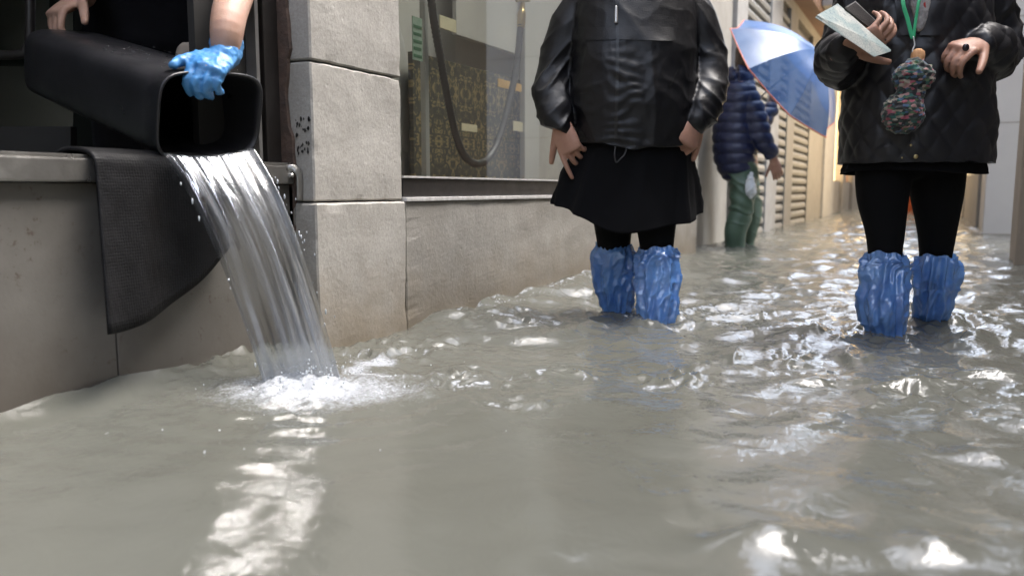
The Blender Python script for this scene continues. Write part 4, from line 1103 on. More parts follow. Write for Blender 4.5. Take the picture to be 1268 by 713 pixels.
body += [tube([L(785, 190, .02), L(785, 150, .02), L(785, 80, .02), L(785, 10, .03), L(785, -22, .03)], [(.16, .12), (.155, .12), (.15, .12), (.165, .11), (.10, .07)], ref=(1, 0, 0), n=30, seg=6),
         tube([L(785, -15, .03), hc + Vector((0, .02, -.06))], [.058, .052], ref=(1, 0, 0), n=18, seg=4),
         tube([shL, elL, wrL], [.045, .036, .025], ref=(0, 1, 0), n=18, seg=6), tube([shR, elR, wrR], [.045, .036, .025], ref=(0, 1, 0), n=18, seg=6)]
body += head(hc)
for lg in (legL, legR):
    e = lg[-1]; body.append(tube([e + Vector((0, .03, -.03)), e + Vector((0, -.06, -.045)), e + Vector((0, -.15, -.055))], [(.035, .035), (.038, .028), (.03, .016)], ref=(1, 0, 0), n=16, seg=4))
body += hand(wrL, (.34, -.10, -.93), (-.45, -.85, -.1), 1, ((4, 8, 5), (28, 40, 25), (40, 55, 30), (45, 60, 30)), 1.0, (0.72, 0.62, -0.2), 5)
body += hand(wrR, (-.42, -.20, -.88), (.45, -.85, .1), -1, ((55, 60, 35), (60, 65, 40), (62, 68, 40), (64, 68, 40)), 1.0, (0.8, 0.5, -0.25), 20)
A.add('body', remesh(body, 0.0038, 1, 0.4), M['skin']); face_bits(A, hc, hair=M['hair_br'], long=.05)

def clampz(me, z0, k=0.0):                          # a straight hem
    c, n = co_no(me); zz_ = z0 + k*c[:, 0]**2 + 0.0012*np.sin(c[:, 0]*90) + k*.004*np.sin(c[:, 0]*47); c[:, 2] = np.maximum(c[:, 2], zz_); me.vertices.foreach_set('co', c.ravel()); me.update()
# jacket: torso + sleeves + collar fused, then creased
def sleeve(pts, r): return tube(pts, r, ref=(0, 1, 0), n=26, seg=8)
jk = [tube([L(785, 215, .01), L(783, 165, 0), L(783, 120, -.01), L(784, 70, -.01), L(785, 20, .0), L(785, -8, .02), L(785, -26, .03), L(785, -42, .03)],
           [(.178, .152), (.188, .165), (.193, .170), (.190, .160), (.187, .142), (.170, .118), (.105, .085), (.072, .070)], ref=(1, 0, 0), n=44, seg=7, sup=2.3),
      sleeve([L(730, -6, .02), L(707, 30, .01), L(688, 80, .01), L(683, 118, -.02), L(690, 146, -.06), L(696, 160, -.085)], [.060, .061, .058, .060, .053, .036]),
      sleeve([L(842, -6, .02), L(863, 30, .01), L(876, 76, .01), L(873, 112, -.03), L(866, 138, -.075), L(861, 151, -.105)], [.060, .062, .060, .061, .055, .038])]
jme = remesh(jk, 0.0052, 3)
def jfold(c, n):
    px = c[:, 0]/px_; arm = sstep(60, 80, np.abs(px - 0))
    z = c[:, 2]
    a = np.c_[c[:, 0]*5.5 + z*2.2, c[:, 1]*5, z*4.5 - np.abs(c[:, 0])*5]
    b = np.c_[c[:, 0]*9 - z*4, c[:, 1]*9, z*15 + c[:, 0]*5]
    v_ = np.c_[c[:, 0]*8 + z*1.5, c[:, 1]*5, z*1.6]
    d = 0.0065*(ridge(a, 2, 1.6) - 0.4) + 0.0030*(ridge(b, 5, 2.0) - .3) + 0.0055*(ridge(v_, 21, 1.5) - .4)*sstep(1.12, .9, z) + 0.0009*fbm(c*45, 2, 23)
    sl = np.c_[c[:, 0]*5, c[:, 1]*6, z*13 + np.abs(c[:, 0])*16]
    d = d*(1 - 0.25*arm) + arm*0.0085*(ridge(sl, 9, 2.6) - 0.3)
    low = sstep(0.95, 0.72, z)                    # gathers above the hem drawcord
    d += 0.0020*np.sin(z*190 + 14*pn(c*9, 41))*np.exp(-((np.abs(c[:, 0] + 0.055) - .02)/.03)**2)*sstep(1.1, 1.0, z)*sstep(.35, .9, n[:, 1]*-1)
    d += (1-arm)*low*0.004*(ridge(np.c_[c[:, 0]*16, c[:, 1]*10, z*4], 11, 1.5) - .4)
    top = sstep(1.0, 1.1, z)
    return d*(1 - 0.6*top)
displace(jme, jfold); clampz(jme, L(785, 187).z, 0.9)
jo = A.add('jacket', jme, M['nylon'])
t = A.bvh(jme)
xs = np.linspace(708, 764, 16); A.add('storm_flap', A.patch(t, [[(x, y + 3*math.sin((x-708)/18)*.3 + (x < 712)*2) for x in xs] for y in np.linspace(33, 49, 5)], .0032, .001, True), M['nylon'], jo)
xs = np.linspace(766, 834, 18); A.add('storm_flap', A.patch(t, [[(x, y + (x-766)*0.03) for x in xs] for y in np.linspace(32, 49, 5)], .0032, .001, True), M['nylon'], jo)
M['zip'] = pmat('zip_teeth', (0.012, 0.012, 0.013), (0.03, 0.03, 0.03), 200, 0.35, metal=0.4)
A.add('zip', A.patch(t, [[(x + 1.2*math.sin(y/40), y) for x in np.linspace(761.5, 765.5, 3)] for y in np.linspace(-20, 172, 60)], .003), M['zip'], jo)
zp = A.hit(t, 763, 22, .012)
A.add('zip_pull', mesh_of('zip_pull', *tube([A.hit(t, 763, 8, .012), A.hit(t, 763, 16, .013), A.hit(t, 763, 28, .012)], [(.003, .002), (.0045, .0025), (.005, .0025)], ref=(1, 0, 0), n=8, seg=4)), M['steel'], jo)
for q in ((705, 88, 716, 84), (840, 86, 829, 108)):
    A.add('pocket_zip', A.patch(t, [[(q[0] + (q[2]-q[0])*s - 1 + k*2, q[1] + (q[3]-q[1])*s) for s in np.linspace(0, 1, 8)] for k in (0, 1)], .003), M['zip'], jo)
for q, r in ((L(696, 160, -.085), wrL), (L(861, 151, -.105), wrR)):
    q = Vector(q); dr = (Vector(r) - q); 
M['cord'] = pmat('black_cord', (0.02, 0.02, 0.022), rough=0.6)
A.add('drawcord', mesh_of('drawcord', *tube([L(762, 182, -.165), L(761, 192, -.17), L(763, 201, -.165), L(768, 197, -.168), L(773, 192, -.166), L(776, 184, -.165)], [.0022]*6, ref=(0, 1, 0), n=8, seg=5)), M['cord'], jo)

# long tunic skirt: hem lower in front, lifted at the sides
def skirt(F, cx, ytop, ctr_dy, prof, hem, seed, nth=160, nv=50, fold=0.010):
    th = np.linspace(0, 2*math.pi, nth, endpoint=False); V = []
    for i in range(nv):
        v = i/(nv-1)
        rx = np.interp(v, [p[0] for p in prof], [p[1] for p in prof]); ry = np.interp(v, [p[0] for p in prof], [p[2] for p in prof]); ox = np.interp(v, [p[0] for p in prof], [p[3] for p in prof])
        zt = F.L(cx, ytop).z; zb = hem(th)
        f = fold*v*(ridge(np.c_[np.cos(th)*2.2, np.sin(th)*2.2, np.full(nth, v*0.8)], seed, 1.4) - .45) + 0.004*v*pn(np.c_[np.cos(th)*4, np.sin(th)*4, np.full(nth, v*3)], seed+2)
        x = F.L(cx, ytop).x + ox + (rx + f)*np.cos(th); y = ctr_dy + (ry + f)*np.sin(th)
        V.append(np.c_[x, y, zt + (zb - zt)*v])
    V = np.vstack(V); Fc = [(i*nth+j, i*nth+(j+1) % nth, (i+1)*nth+(j+1) % nth, (i+1)*nth+j) for i in range(nv-1) for j in range(nth)]
    me = mesh_of('skirt', V, Fc)
    return me
def solid(o, th=0.004):
    m = o.modifiers.new('thickness', 'SOLIDIFY'); m.thickness = th; m.offset = -1
zf, zl, zr = L(785, 287, -.14).z, L(689, 250).z, L(868, 264).z
def hemA(th):
    s, c = np.sin(th), np.cos(th)            # front is sin = -1
    side = np.where(c < 0, zl, zr)
    return zf + 0.006*np.sin(th*5 + 1) + (side - zf)*np.abs(c)**2.2 + 0.02*np.maximum(0, s)
sk = skirt(A, 785, 168, .01, [(0, .168, .14, 0), (.25, .185, .15, -.004), (.6, .210, .150, -.012), (.85, .222, .155, -.016), (1, .226, .155, -.018)], hemA, 40, fold=.024)
so = A.add('skirt', sk, M['blackcloth']); solid(so)
lg = remesh([tube(q[:4], [.082, .072, .054, .038], ref=(1, 0, 0), n=24, seg=6) for q in (legL, legR)], 0.006, 2)
A.add('leggings', lg, M['legging'])
def bpath(F, pts, dys):
    P = [F.L(x, y, d) for (x, y), d in zip(pts, dys)]; e = P[-1]
    P.append(Vector((e.x, e.y, 0.07))); return P
boot_cover(A, bpath(A, [(761, 304), (760, 318), (760, 340), (763, 365), (765, 389)], [.05, .05, .06, .07, .08]), [.0585, .066, .063, .053, .041, .038], 3)
boot_cover(A, bpath(A, [(814, 306), (814, 320), (815, 342), (815, 368), (815, 399)], [-.05, -.05, -.06, -.07, -.08]), [.0580, .066, .067, .062, .053, .047], 17)

# ---------------------------------------------------------------- woman in the quilted coat
B = Fig('person', 'person in black quilted coat wading in blue overboots, holding a folded map', 1128, 2.29)
L = B.L
hc = Vector(L(1138, -120)); hc.z = 1.50
legL = [L(1097, 190, .0), L(1093, 240, -.01), L(1096, 290, -.03), L(1095, 350, -.04), L(1094, 408, -.05)]
legR = [L(1160, 190, .02), L(1160, 240, .03), L(1160, 290, .05), L(1156, 350, .08), L(1150, 398, .12)]
for lg in (legL, legR): lg.append(Vector((lg[-1].x, lg[-1].y + .01, 0.075)))
shL, elL, wrL = L(1080, -30, .03), L(1041, 78, .05), L(1046, 62, -.17)
shR, elR, wrR = L(1206, -30, .03), L(1238, 68, .06), L(1214, 54, -.16)
body = legs((legL, legR), [.07, .06, .042, .034, .030, .030])
body += [tube([L(1128, 150, .02), L(1128, 130, .02), L(1132, 60, .02), L(1138, -20, .03), L(1139, -52, .03)], [(.15, .11), (.15, .115), (.145, .11), (.16, .10), (.09, .07)], ref=(1, 0, 0), n=30, seg=6),
         tube([L(1139, -50, .03), hc + Vector((0, .02, -.06))], [.056, .052], ref=(1, 0, 0), n=18, seg=4),
         tube([shL, elL, wrL], [.043, .036, .025], ref=(1, 0, 0), n=18, seg=6), tube([shR, elR, wrR], [.043, .036, .025], ref=(1, 0, 0), n=18, seg=6)]
body += head(hc, (-.3, -1, 0))
for lg in (legL, legR):
    e = lg[-1]; body.append(tube([e + Vector((0, .03, -.03)), e + Vector((0, -.06, -.045)), e + Vector((0, -.15, -.055))], [(.035, .035), (.038, .028), (.03, .016)], ref=(1, 0, 0), n=16, seg=4))
body += hand(wrL, (.72, -.45, .30), (.1, -.75, -.65), 1, ((30, 45, 25), (35, 50, 25), (38, 50, 28), (42, 50, 28)), 0.95, (0.55, 0.75, 0.1), 12)
body += hand(wrR, (-.80, -.45, -.22), (.05, -.45, .9), -1, ((35, 62, 35), (42, 66, 38), (48, 68, 40), (52, 68, 40)), 0.98, (0.75, 0.6, -0.35), 22)
B.add('body', remesh(body, 0.0036, 1, 0.4), M['skin']); face_bits(B, hc, (-.3, -1, 0), M['hair_gr'])
q_ = Vector(wrR) + Vector((-.80, -.45, -.22)).normalized()*.085
ct = [tube([L(1134, 245, .01), L(1134, 170, .0), L(1135, 120, .0), L(1136, 60, .0), L(1138, 0, .0), L(1138, -35, .02), L(1139, -55, .03), L(1139, -72, .03)],
           [(.198, .150), (.197, .155), (.188, .155), (.180, .150), (.182, .135), (.168, .112), (.11, .085), (.080, .075)], ref=(1, 0, 0), n=44, seg=7, sup=2.4),
      tube([L(1088, -36, .03), L(1062, 10, .03), L(1043, 56, .04), L(1041, 78, .00), L(1042, 76, -.06), L(1042, 66, -.12), L(1046, 61, -.165)], [.060, .064, .062, .064, .062, .054, .034], ref=(1, 0, 0), n=26, seg=8),
      tube([L(1200, -36, .03), L(1222, 4, .03), L(1236, 46, .04), L(1234, 68, .0), L(1228, 66, -.06), L(1222, 58, -.11), L(1213, 54, -.155)], [.060, .064, .062, .064, .062, .055, .036], ref=(1, 0, 0), n=26, seg=8)]
cme = remesh(ct, 0.0050, 3)
ox_ = L(1136, 100).x
def quilt(c, n):
    th = np.arctan2(c[:, 0] - ox_, -(c[:, 1] - 0.0)); z = c[:, 2]
    arm = sstep(0.19, 0.215, np.abs(c[:, 0] - ox_)) * sstep(0.75, 0.85, z)
    uu = np.where(arm > .5, (c[:, 0]*0.6 + c[:, 1]), th*0.175)
    p = 0.068; uu = uu + 0.018*pn(c*7, 51); z = z + 0.018*pn(c*7 + 5, 52)
    a = (uu + z*0.8)/p; b = (uu - z*0.8)/p
    pf = np.sqrt(np.abs(np.sin(math.pi*a)*np.sin(math.pi*b)) + 1e-6)
    hem = 1 - 0.8*sstep(0.72, 0.70, z)
    d = 0.0058*(pf - .5)*hem
    d += 0.010*(ridge(np.c_[c[:, 0]*5, c[:, 1]*5, z*5 + c[:, 0]*2], 14, 2) - .35) + 0.006*(ridge(np.c_[c[:, 0]*11, c[:, 1]*11, z*17], 15, 2) - .3)*(0.35 + .9*arm)
    return d
displace(cme, quilt); clampz(cme, L(1134, 203).z)
co_ = B.add('quilted_coat', cme, M['quilt'])
t = B.bvh(cme)
B.add('front_band', B.patch(t, [[(x + (y-60)*0.01, y) for x in np.linspace(1126, 1136, 4)] for y in np.linspace(60, 197, 40)], .003), M['quilt'], co_)
M['gold'] = pmat('brass_button', (0.45, 0.36, 0.18), rough=0.35, metal=0.8)
for (x, y, r) in ((1134, 194, .0062), (1117, 195.5, .0026), (1128, 180, .0034)):
    q = B.hit(t, x, y, .004); B.add('snap_button', mesh_of('snap_button', *ellipsoid(q, (r, r*.5, r), 14, 8)), M['gold'], co_)
for s_, (x0, x1) in ((-1, (1104, 1124)), (1, (1150, 1176))):
    rows = [[(x0 + (x1-x0)*k/5 + (y+20)*0.18*s_*-1, y) for k in range(6)] for y in np.linspace(-20, 44, 12)]
    B.add('lapel', B.patch(t, rows, .008, .006), M['quilt'], co_)
# tunic hem below the coat
zf2 = L(1134, 214).z
sk = skirt(B, 1134, 188, .01, [(0, .165, .12, 0), (.5, .185, .13, 0.0), (1, .192, .135, 0.002)], lambda th: zf2 + 0.006*np.sin(th*2) + 0*th, 60, fold=.008)
so = B.add('tunic', sk, M['blackcloth']); solid(so)
lg = remesh([tube(q[:4], [.080, .070, .051, .036], ref=(1, 0, 0), n=24, seg=6) for q in (legL, legR)] + [tube([L(1128, 130, .02), L(1128, 188, .02)], [(.15, .115), (.14, .105)], ref=(1, 0, 0), n=24, seg=4)], 0.006, 2)
B.add('leggings', lg, M['legging'])
boot_cover(B, bpath(B, [(1096, 313), (1095, 328), (1094, 350), (1093, 382), (1096, 412)], [-.03, -.03, -.04, -.05, -.05]), [.0535, .060, .061, .061, .045, .040], 31)
boot_cover(B, bpath(B, [(1159, 316), (1159, 330), (1158, 350), (1155, 378), (1149, 402)], [.05, .05, .07, .09, .12]), [.0550, .061, .059, .046, .037, .036], 44)
# scarf
M['scarf'] = pmat('grey_flecked_scarf', (0.42, 0.40, 0.39), (0.20, 0.19, 0.19), 90, 0.9, 0.5, 200)
M['redwool'] = pmat('red_wool', (0.45, 0.03, 0.025), (0.30, 0.02, 0.02), 60, 0.85, 0.5, 200)
sc_ = B.add('scarf', remesh([tube([L(1135, -50, -.10), L(1137, -15, -.135), L(1140, 15, -.145), L(1138, 36, -.148)], [(.034, .02), (.030, .02), (.020, .016), (.010, .01)], ref=(1, 0, 0), n=18, seg=6)], 0.004, 2), M['scarf'])
displace(sc_.data, lambda c, n: 0.004*fbm(c*np.array([60, 60, 25]), 2, 81))
B.add('red_edging', mesh_of('red_edging', *tube([L(1146, -40, -.12), L(1146, -10, -.145), L(1143, 5, -.155), L(1146, 14, -.155)], [.009, .008, .007, .004], ref=(1, 0, 0), n=10, seg=6)), M['redwool'], sc_)
# ring
rq = Vector(wrR) + Vector((-.80, -.45, -.22)).normalized()*.098 + Vector((0.01, -.03, .004))
B.add('ring', mesh_of('ring', *ellipsoid(L(1196, 59, -.245), (.0085, .006, .0095), 12, 8)), pmat('dark_stone_ring', (0.02, 0.015, 0.02), rough=0.15, metal=0.3))

# ---- the map and the dark case in her hand
def slab(name, P, th, mat, parent=None):
    P = [Vector(p) for p in P]; n = (P[1]-P[0]).cross(P[3]-P[0]).normalized()*th
    V = [tuple(p) for p in P] + [tuple(p+n) for p in P]
    return link(name, mesh_of(name, V, [(0,3,2,1),(4,5,6,7),(0,1,5,4),(1,2,6,5),(2,3,7,6),(3,0,4,7)], False), mat, parent)
def map_mat():
    m, nt, b = nodes('printed_map_paper'); L_ = nt.links; v = coords(nt)
    vo = N(nt, 'ShaderNodeTexVoronoi', feature='DISTANCE_TO_EDGE'); vo.inputs['Scale'].default_value = 110; L_.new(v, vo.inputs['Vector'])
    r = ramp(nt, vo.outputs['Distance'], [(0.0, (0.17, 0.20, 0.22)), (0.05, (0.44, 0.45, 0.41))])
    n = noise(nt, 18, 3, 0.5, v); r2 = ramp(nt, n.outputs['Fac'], [(0.42, (1, 1, 1)), (0.55, (0.62, 0.74, 0.78))])
    mx = N(nt, 'ShaderNodeMix', data_type='RGBA', blend_type='MULTIPLY'); mx.inputs[0].default_value = 1; L_.new(r.outputs[0], mx.inputs[6]); L_.new(r2.outputs[0], mx.inputs[7])
    L_.new(mx.outputs[2], b.inputs['Base Color']); b.inputs['Roughness'].default_value = 0.5
    return m
M['map'] = map_mat()
Wd = lambda px, py, dy: PV(px, py, 2.29 + dy)
mp_ = thing('folded_map', 'folded pale paper map held in the hand of the quilted coat wearer', 'map', Wd(1060, 45, -.22))
for k, (da, db) in enumerate(((0, 0), (.004, -2.5))):
    sp(slab('map_leaf', [Wd(1009 + k*2, 22 + db, -.34 + da), Wd(1082, 71 + db*.3, -.28 + da), Wd(1103, 64 + db*.5, -.24 + da), Wd(1036 + k, 7 + db*.7, -.22 + da)], 0.0012, M['map'], mp_))
cs = thing('phone_case', 'dark flat phone case held behind the folded map', 'phone case', Wd(1075, 25, -.18))
M['case'] = pmat('dark_leather', (0.02, 0.018, 0.018), (0.035, 0.03, 0.028), 30, 0.35, 0.2, 200)
sp(slab('case_cover', [Wd(1044, 14, -.22), Wd(1094, 53, -.20), Wd(1101, 47, -.17), Wd(1056, 6, -.16)], 0.008, M['case'], cs))
sp(slab('case_flap', [Wd(1046, 10, -.205), Wd(1097, 50, -.185), Wd(1102, 45, -.16), Wd(1058, 3, -.15)], 0.004, M['steel'], cs))

# ---- lanyard with the knitted bottle cosy
ln = thing('knitted_bottle_cosy', 'multicoloured knitted bottle cosy hanging from a green lanyard', 'bottle cosy', Wd(1128, 120, -.2))
M['green'] = pmat('green_ribbon', (0.02, 0.28, 0.12), (0.03, 0.36, 0.16), 30, 0.6)
gp = [Wd(1128, -60, -.10), Wd(1118, -5, -.165), Wd(1124, 25, -.178), Wd(1130, 48, -.183)]
sp(link('lanyard', mesh_of('lanyard', *tube(gp, [(.0055, .001)]*4, ref=RT, n=8, seg=8)), M['green'], ln))
gp = [Wd(1150, -60, -.10), Wd(1139, -5, -.165), Wd(1134, 25, -.178), Wd(1131, 48, -.183)]
sp(link('lanyard', mesh_of('lanyard', *tube(gp, [(.004, .001)]*4, ref=RT, n=8, seg=8)), M['green'], ln))
sp(link('clip', mesh_of('clip', *tube([Wd(1131, 46, -.184), Wd(1132.5, 56, -.186), Wd(1130, 63, -.188), Wd(1132, 69, -.188), Wd(1134, 62, -.188)], [.0022]*5, ref=RT, n=8, seg=6)), M['steel'], ln))
sp(link('cork', mesh_of('cork', *tube([Wd(1137, 67, -.188), Wd(1134, 82, -.192)], [.0165, .0165], ref=RT, n=18, seg=3)), pmat('cork', (0.50, 0.27, 0.12), (0.40, 0.20, 0.09), 60, 0.8, 0.3, 200), ln))
cz = remesh([ellipsoid(Wd(1131, 96, -.195), (.048, .040, .042), 24, 14), tube([Wd(1132, 84, -.195), Wd(1128, 112, -.195), Wd(1124, 125, -.195)], [.03, .032, .034], ref=RT, n=18, seg=4),
             ellipsoid(Wd(1118, 140, -.197), (.050, .043, .052), 24, 14)], 0.0035, 2)
def knit(c, n):
    th = np.arctan2(c[:, 0], c[:, 1]); z = c[:, 2]
    return 0.0045*fbm(c*95, 2, 90) + 0.004*(ridge(c*55, 92, 1.3) - .4)
displace(cz, knit)
def knit_mat():
    m, nt, b = nodes('multicolour_yarn'); L_ = nt.links
    v = coords(nt, (1, 1, 2.2)); vo = N(nt, 'ShaderNodeTexVoronoi'); vo.inputs['Scale'].default_value = 78; L_.new(v, vo.inputs['Vector'])
    sx = nt.nodes.new('ShaderNodeSeparateColor'); L_.new(vo.outputs['Color'], sx.inputs[0])
    r = ramp(nt, sx.outputs[0], [(0.0, (0.03, 0.05, 0.04)), (0.16, (0.02, 0.09, 0.075)), (0.3, (0.012, 0.012, 0.015)), (0.46, (0.25, 0.06, 0.08)), (0.54, (0.26, 0.22, 0.17)), (0.62, (0.05, 0.09, 0.16)), (0.70, (0.015, 0.018, 0.015)), (0.86, (0.28, 0.15, 0.14)), (0.93, (0.07, 0.11, 0.05))])
    r.color_ramp.interpolation = 'CONSTANT'
    L_.new(r.outputs[0], b.inputs['Base Color']); b.inputs['Roughness'].default_value = 0.9; b.inputs['Sheen Weight'].default_value = 0.3
    return m
sp(link('cosy', cz, knit_mat(), ln))

# ---------------------------------------------------------------- man with the umbrella
C = Fig('person', 'person in navy puffer jacket and green waders walking away under an umbrella', 912, 5.75)
L = C.L; 
fw = Vector((.75, .65, 0)).normalized()      # walking right and away
hc = Vector(L(928, 72, .05))
l1 = [L(916, 195, .0), L(921, 232, -.02), L(917, 262, -.03), L(911, 285, -.03), L(910, 303, -.02)]
l2 = [L(916, 195, .12), L(924, 235, .22), L(928, 262, .26), L(924, 288, .28), L(922, 300, .30)]
for lg in (l1, l2): lg.append(Vector((lg[-1].x, lg[-1].y, .075)))
aR = [L(928, 118, -.06), L(941, 162, -.10), L(958, 196, -.10)]
aL = [L(912, 118, .20), L(938, 150, .32), L(955, 130, .36)]
body = legs((l1, l2), [.085, .075, .060, .055, .045, .04])
body += [tube([L(915, 208, .06), L(911, 160, .06), L(914, 118, .06), L(922, 98, .06)], [(.13, .16), (.12, .15), (.13, .18), (.06, .08)], ref=(1, 0, 0), n=26, seg=6),
         tube([L(920, 100, .06), hc], [.06, .055], ref=(1, 0, 0), n=16, seg=3), tube(aR, [.05, .042, .028], n=16, seg=5), tube(aL, [.05, .042, .028], n=16, seg=5)]
body += head(hc, fw)
body += hand(L(958, 198, -.10), (.35, .1, -.93), (-.2, -.95, 0), 1, ((20, 30, 20),)*4, 1.0)
body += hand(L(955, 130, .36), (.3, .2, .9), (-.3, .9, 0), -1, ((60, 70, 40),)*4, 1.0)
C.add('body', remesh(body, 0.0055, 1, .4), M['skin']); face_bits(C, hc, fw, M['hair_br'])
pj = remesh([tube([L(912, 208, .06), L(910, 190, .05), L(910, 150, .05), L(913, 118, .06), L(918, 103, .06), L(921, 92, .06)], [(.125, .165), (.145, .18), (.145, .185), (.135, .19), (.095, .13), (.075, .09)], ref=(1, 0, 0), n=34, seg=8),
             tube([L(922, 100, .02), L(912, 94, .0), L(904, 99, .02)], [.06, .075, .05], ref=(1, 0, 0), n=18, seg=5),
             tube([L(924, 116, -.05), L(936, 146, -.09), L(943, 170, -.10), L(955, 190, -.10)], [.078, .076, .070, .050], ref=(0, 1, 0), n=22, seg=7),
             tube([L(912, 116, .20), L(938, 150, .30), L(955, 135, .35)], [.075, .072, .055], ref=(0, 1, 0), n=22, seg=7)], 0.008, 2)
def puff(c, n):
    z = c[:, 2] + 0.02*pn(c*4, 3)
    return 0.013*(np.abs(np.sin(math.pi*z/0.072))**0.6 - .5) + 0.004*fbm(c*14, 2, 5)
displace(pj, puff)
M['puffer'] = pmat('navy_puffer_nylon', (0.010, 0.014, 0.045), (0.016, 0.021, 0.060), 10, 0.42, 0.08, 200, spec=0.5)
C.add('puffer_jacket', pj, M['puffer'])
M['wader'] = pmat('green_wader_rubber', (0.075, 0.125, 0.085), (0.055, 0.095, 0.065), 8, 0.45, 0.1, 90)
wd = remesh([tube(lg[:4], [.105, .095, .082, .075], ref=(1, 0, 0), n=22, seg=7) for lg in (l1, l2)] + [tube([L(914, 192, .06), L(917, 214, .06)], [(.125, .15), (.115, .14)], ref=(1, 0, 0), n=24, seg=4)], 0.008, 2)
displace(wd, lambda c, n: 0.016*(ridge(np.c_[c[:, 0]*5, c[:, 1]*5, c[:, 2]*13 + c[:, 0]*5], 7, 1.6) - .4))
C.add('waders', wd, M['wader'])
for lg in (l1, l2):
    e = lg[-1]
    C.add('rubber_boot', mesh_of('rubber_boot', *join([tube([lg[2] + Vector((0, 0, -.03)), lg[3], lg[4], lg[5]], [.084, .078, .070, .066], ref=(1, 0, 0), n=24, seg=6), tube([e + Vector((-.04, -.03, -.02)), e + fw*.08 + Vector((0, 0, -.03)), e + fw*.18 + Vector((0, 0, -.045))], [(.05, .05), (.05, .045), (.035, .028)], ref=(0, 0, 1), n=16, seg=4)])), M['wader'])
# pale plastic bag hanging at his side
bg = remesh([tube([L(930, 214, -.12), L(929, 226, -.13), L(930, 238, -.13), L(930, 243, -.13)], [(.012, .012), (.030, .03), (.036, .034), (.02, .02)], ref=(1, 0, 0), n=16, seg=5)], .006, 1)
displace(bg, lambda c, n: 0.008*(ridge(c*22, 4, 1.5) - .4))
bgo = link('plastic_bag', bg, pmat('translucent_white_plastic', (0.55, 0.58, 0.60), rough=0.25)); bgo.matrix_world = Matrix.Translation(C.base) @ Matrix.Rotation(YAW, 4, 'Z')
tag(bgo, 'small crumpled white plastic bag at the hip of the puffer jacket wearer', 'bag')

# ---- umbrella
def umbrella():
    apex = PV(1010, 62, 5.62)
    a = (RT*0.60 + Vector((0, 0, 1))*0.60 - FH*0.55).normalized()
    e1 = a.cross(Vector((0, 0, 1))).normalized(); e2 = a.cross(e1).normalized()
    R_, Hh = 0.53, 0.27
    um = thing('umbrella', 'translucent blue umbrella with orange trimmed edge tilted over the puffer jacket wearer', 'umbrella', apex - a*0.8)
    NP, K, NR = 8, 8, 14
    def pt(th, r, inset=0.0):
        k = (th/(2*math.pi/NP)) % 1.0
        chord = math.cos(math.pi/NP)/math.cos((k-0.5)*2*math.pi/NP)
        sc = 1 - (0.07*r*math.sin(math.pi*k))
        rr = R_*r*(chord*0.6 + 0.4)*sc
        z = -Hh*(0.15*r + 0.85*r**2.1) - 0.012*r*math.sin(math.pi*k)
        return apex + a*(z - inset) + e1*(rr*math.cos(th)) + e2*(rr*math.sin(th))
    for p in range(NP):
        V, F = [], []
        for i in range(NR+1):
            for j in range(K+1):
                V.append(tuple(pt(2*math.pi*(p + j/K*0.99999)/NP, max(i/NR, 0.012))))
        F = [(i*(K+1)+j, i*(K+1)+j+1, (i+1)*(K+1)+j+1, (i+1)*(K+1)+j) for i in range(NR) for j in range(K)]
        sp(link('canopy_panel', mesh_of('canopy_panel', V, F), M['umb'], um))
        ed = [pt(2*math.pi*(p + j/K*0.99999)/NP, 1.0) for j in range(K+1)]
        sp(link('edge_trim', mesh_of('edge_trim', *tube(ed, [.0045]*len(ed), ref=a, n=6, seg=2)), M['trimo'], um))
        rb = [pt(2*math.pi*p/NP, r, 0.006) for r in (0.02, .25, .5, .75, 1.0)]
        sp(link('rib', mesh_of('rib', *tube(rb, [.0028]*5, ref=a, n=6, seg=3)), M['steel'], um))
    sp(link('ferrule', mesh_of('ferrule', *tube([apex - a*.01, apex + a*.02, apex + a*.055], [.012, .007, .004], ref=e1, n=10, seg=3)), M['case'], um))
    sp(link('shaft', mesh_of('shaft', *tube([apex, apex - a*.74], [.006, .006], ref=e1, n=10, seg=2)), M['steel'], um))
    b0 = apex - a*.72
    sp(link('handle', mesh_of('handle', *tube([b0, b0 - a*.10, b0 - a*.14 + e1*.02, b0 - a*.13 + e1*.05, b0 - a*.10 + e1*.055], [.012]*5, ref=e2, n=12, seg=5)), M['case'], um))
def umb_mat():
    m, nt, b = nodes('blue_umbrella_film'); L_ = nt.links
    v = coords(nt); n = noise(nt, 5, 3, 0.5, v); r = ramp(nt, n.outputs['Fac'], [(0.3, (0.050, 0.120, 0.29)), (0.7, (0.10, 0.20, 0.40))]); L_.new(r.outputs[0], b.inputs['Base Color'])
    b.inputs['Roughness'].default_value = 0.30; b.inputs['Specular IOR Level'].default_value = 0.7
    tl = N(nt, 'ShaderNodeBsdfTranslucent'); tl.inputs[0].default_value = (0.14, 0.28, 0.58, 1)
    tr = N(nt, 'ShaderNodeBsdfTransparent'); tr.inputs[0].default_value = (0.5, 0.65, 0.95, 1)
    m1 = N(nt, 'ShaderNodeMixShader'); m1.inputs[0].default_value = 0.35; L_.new(b.outputs[0], m1.inputs[1]); L_.new(tl.outputs[0], m1.inputs[2])
    m2 = N(nt, 'ShaderNodeMixShader'); m2.inputs[0].default_value = 0.20; L_.new(m1.outputs[0], m2.inputs[1]); L_.new(tr.outputs[0], m2.inputs[2])
    L_.new(m2.outputs[0], nt.nodes['Material Output'].inputs['Surface']); return m
M['umb'] = umb_mat(); M['trimo'] = pmat('orange_trim', (0.45, 0.12, 0.06), rough=0.6)
umbrella()

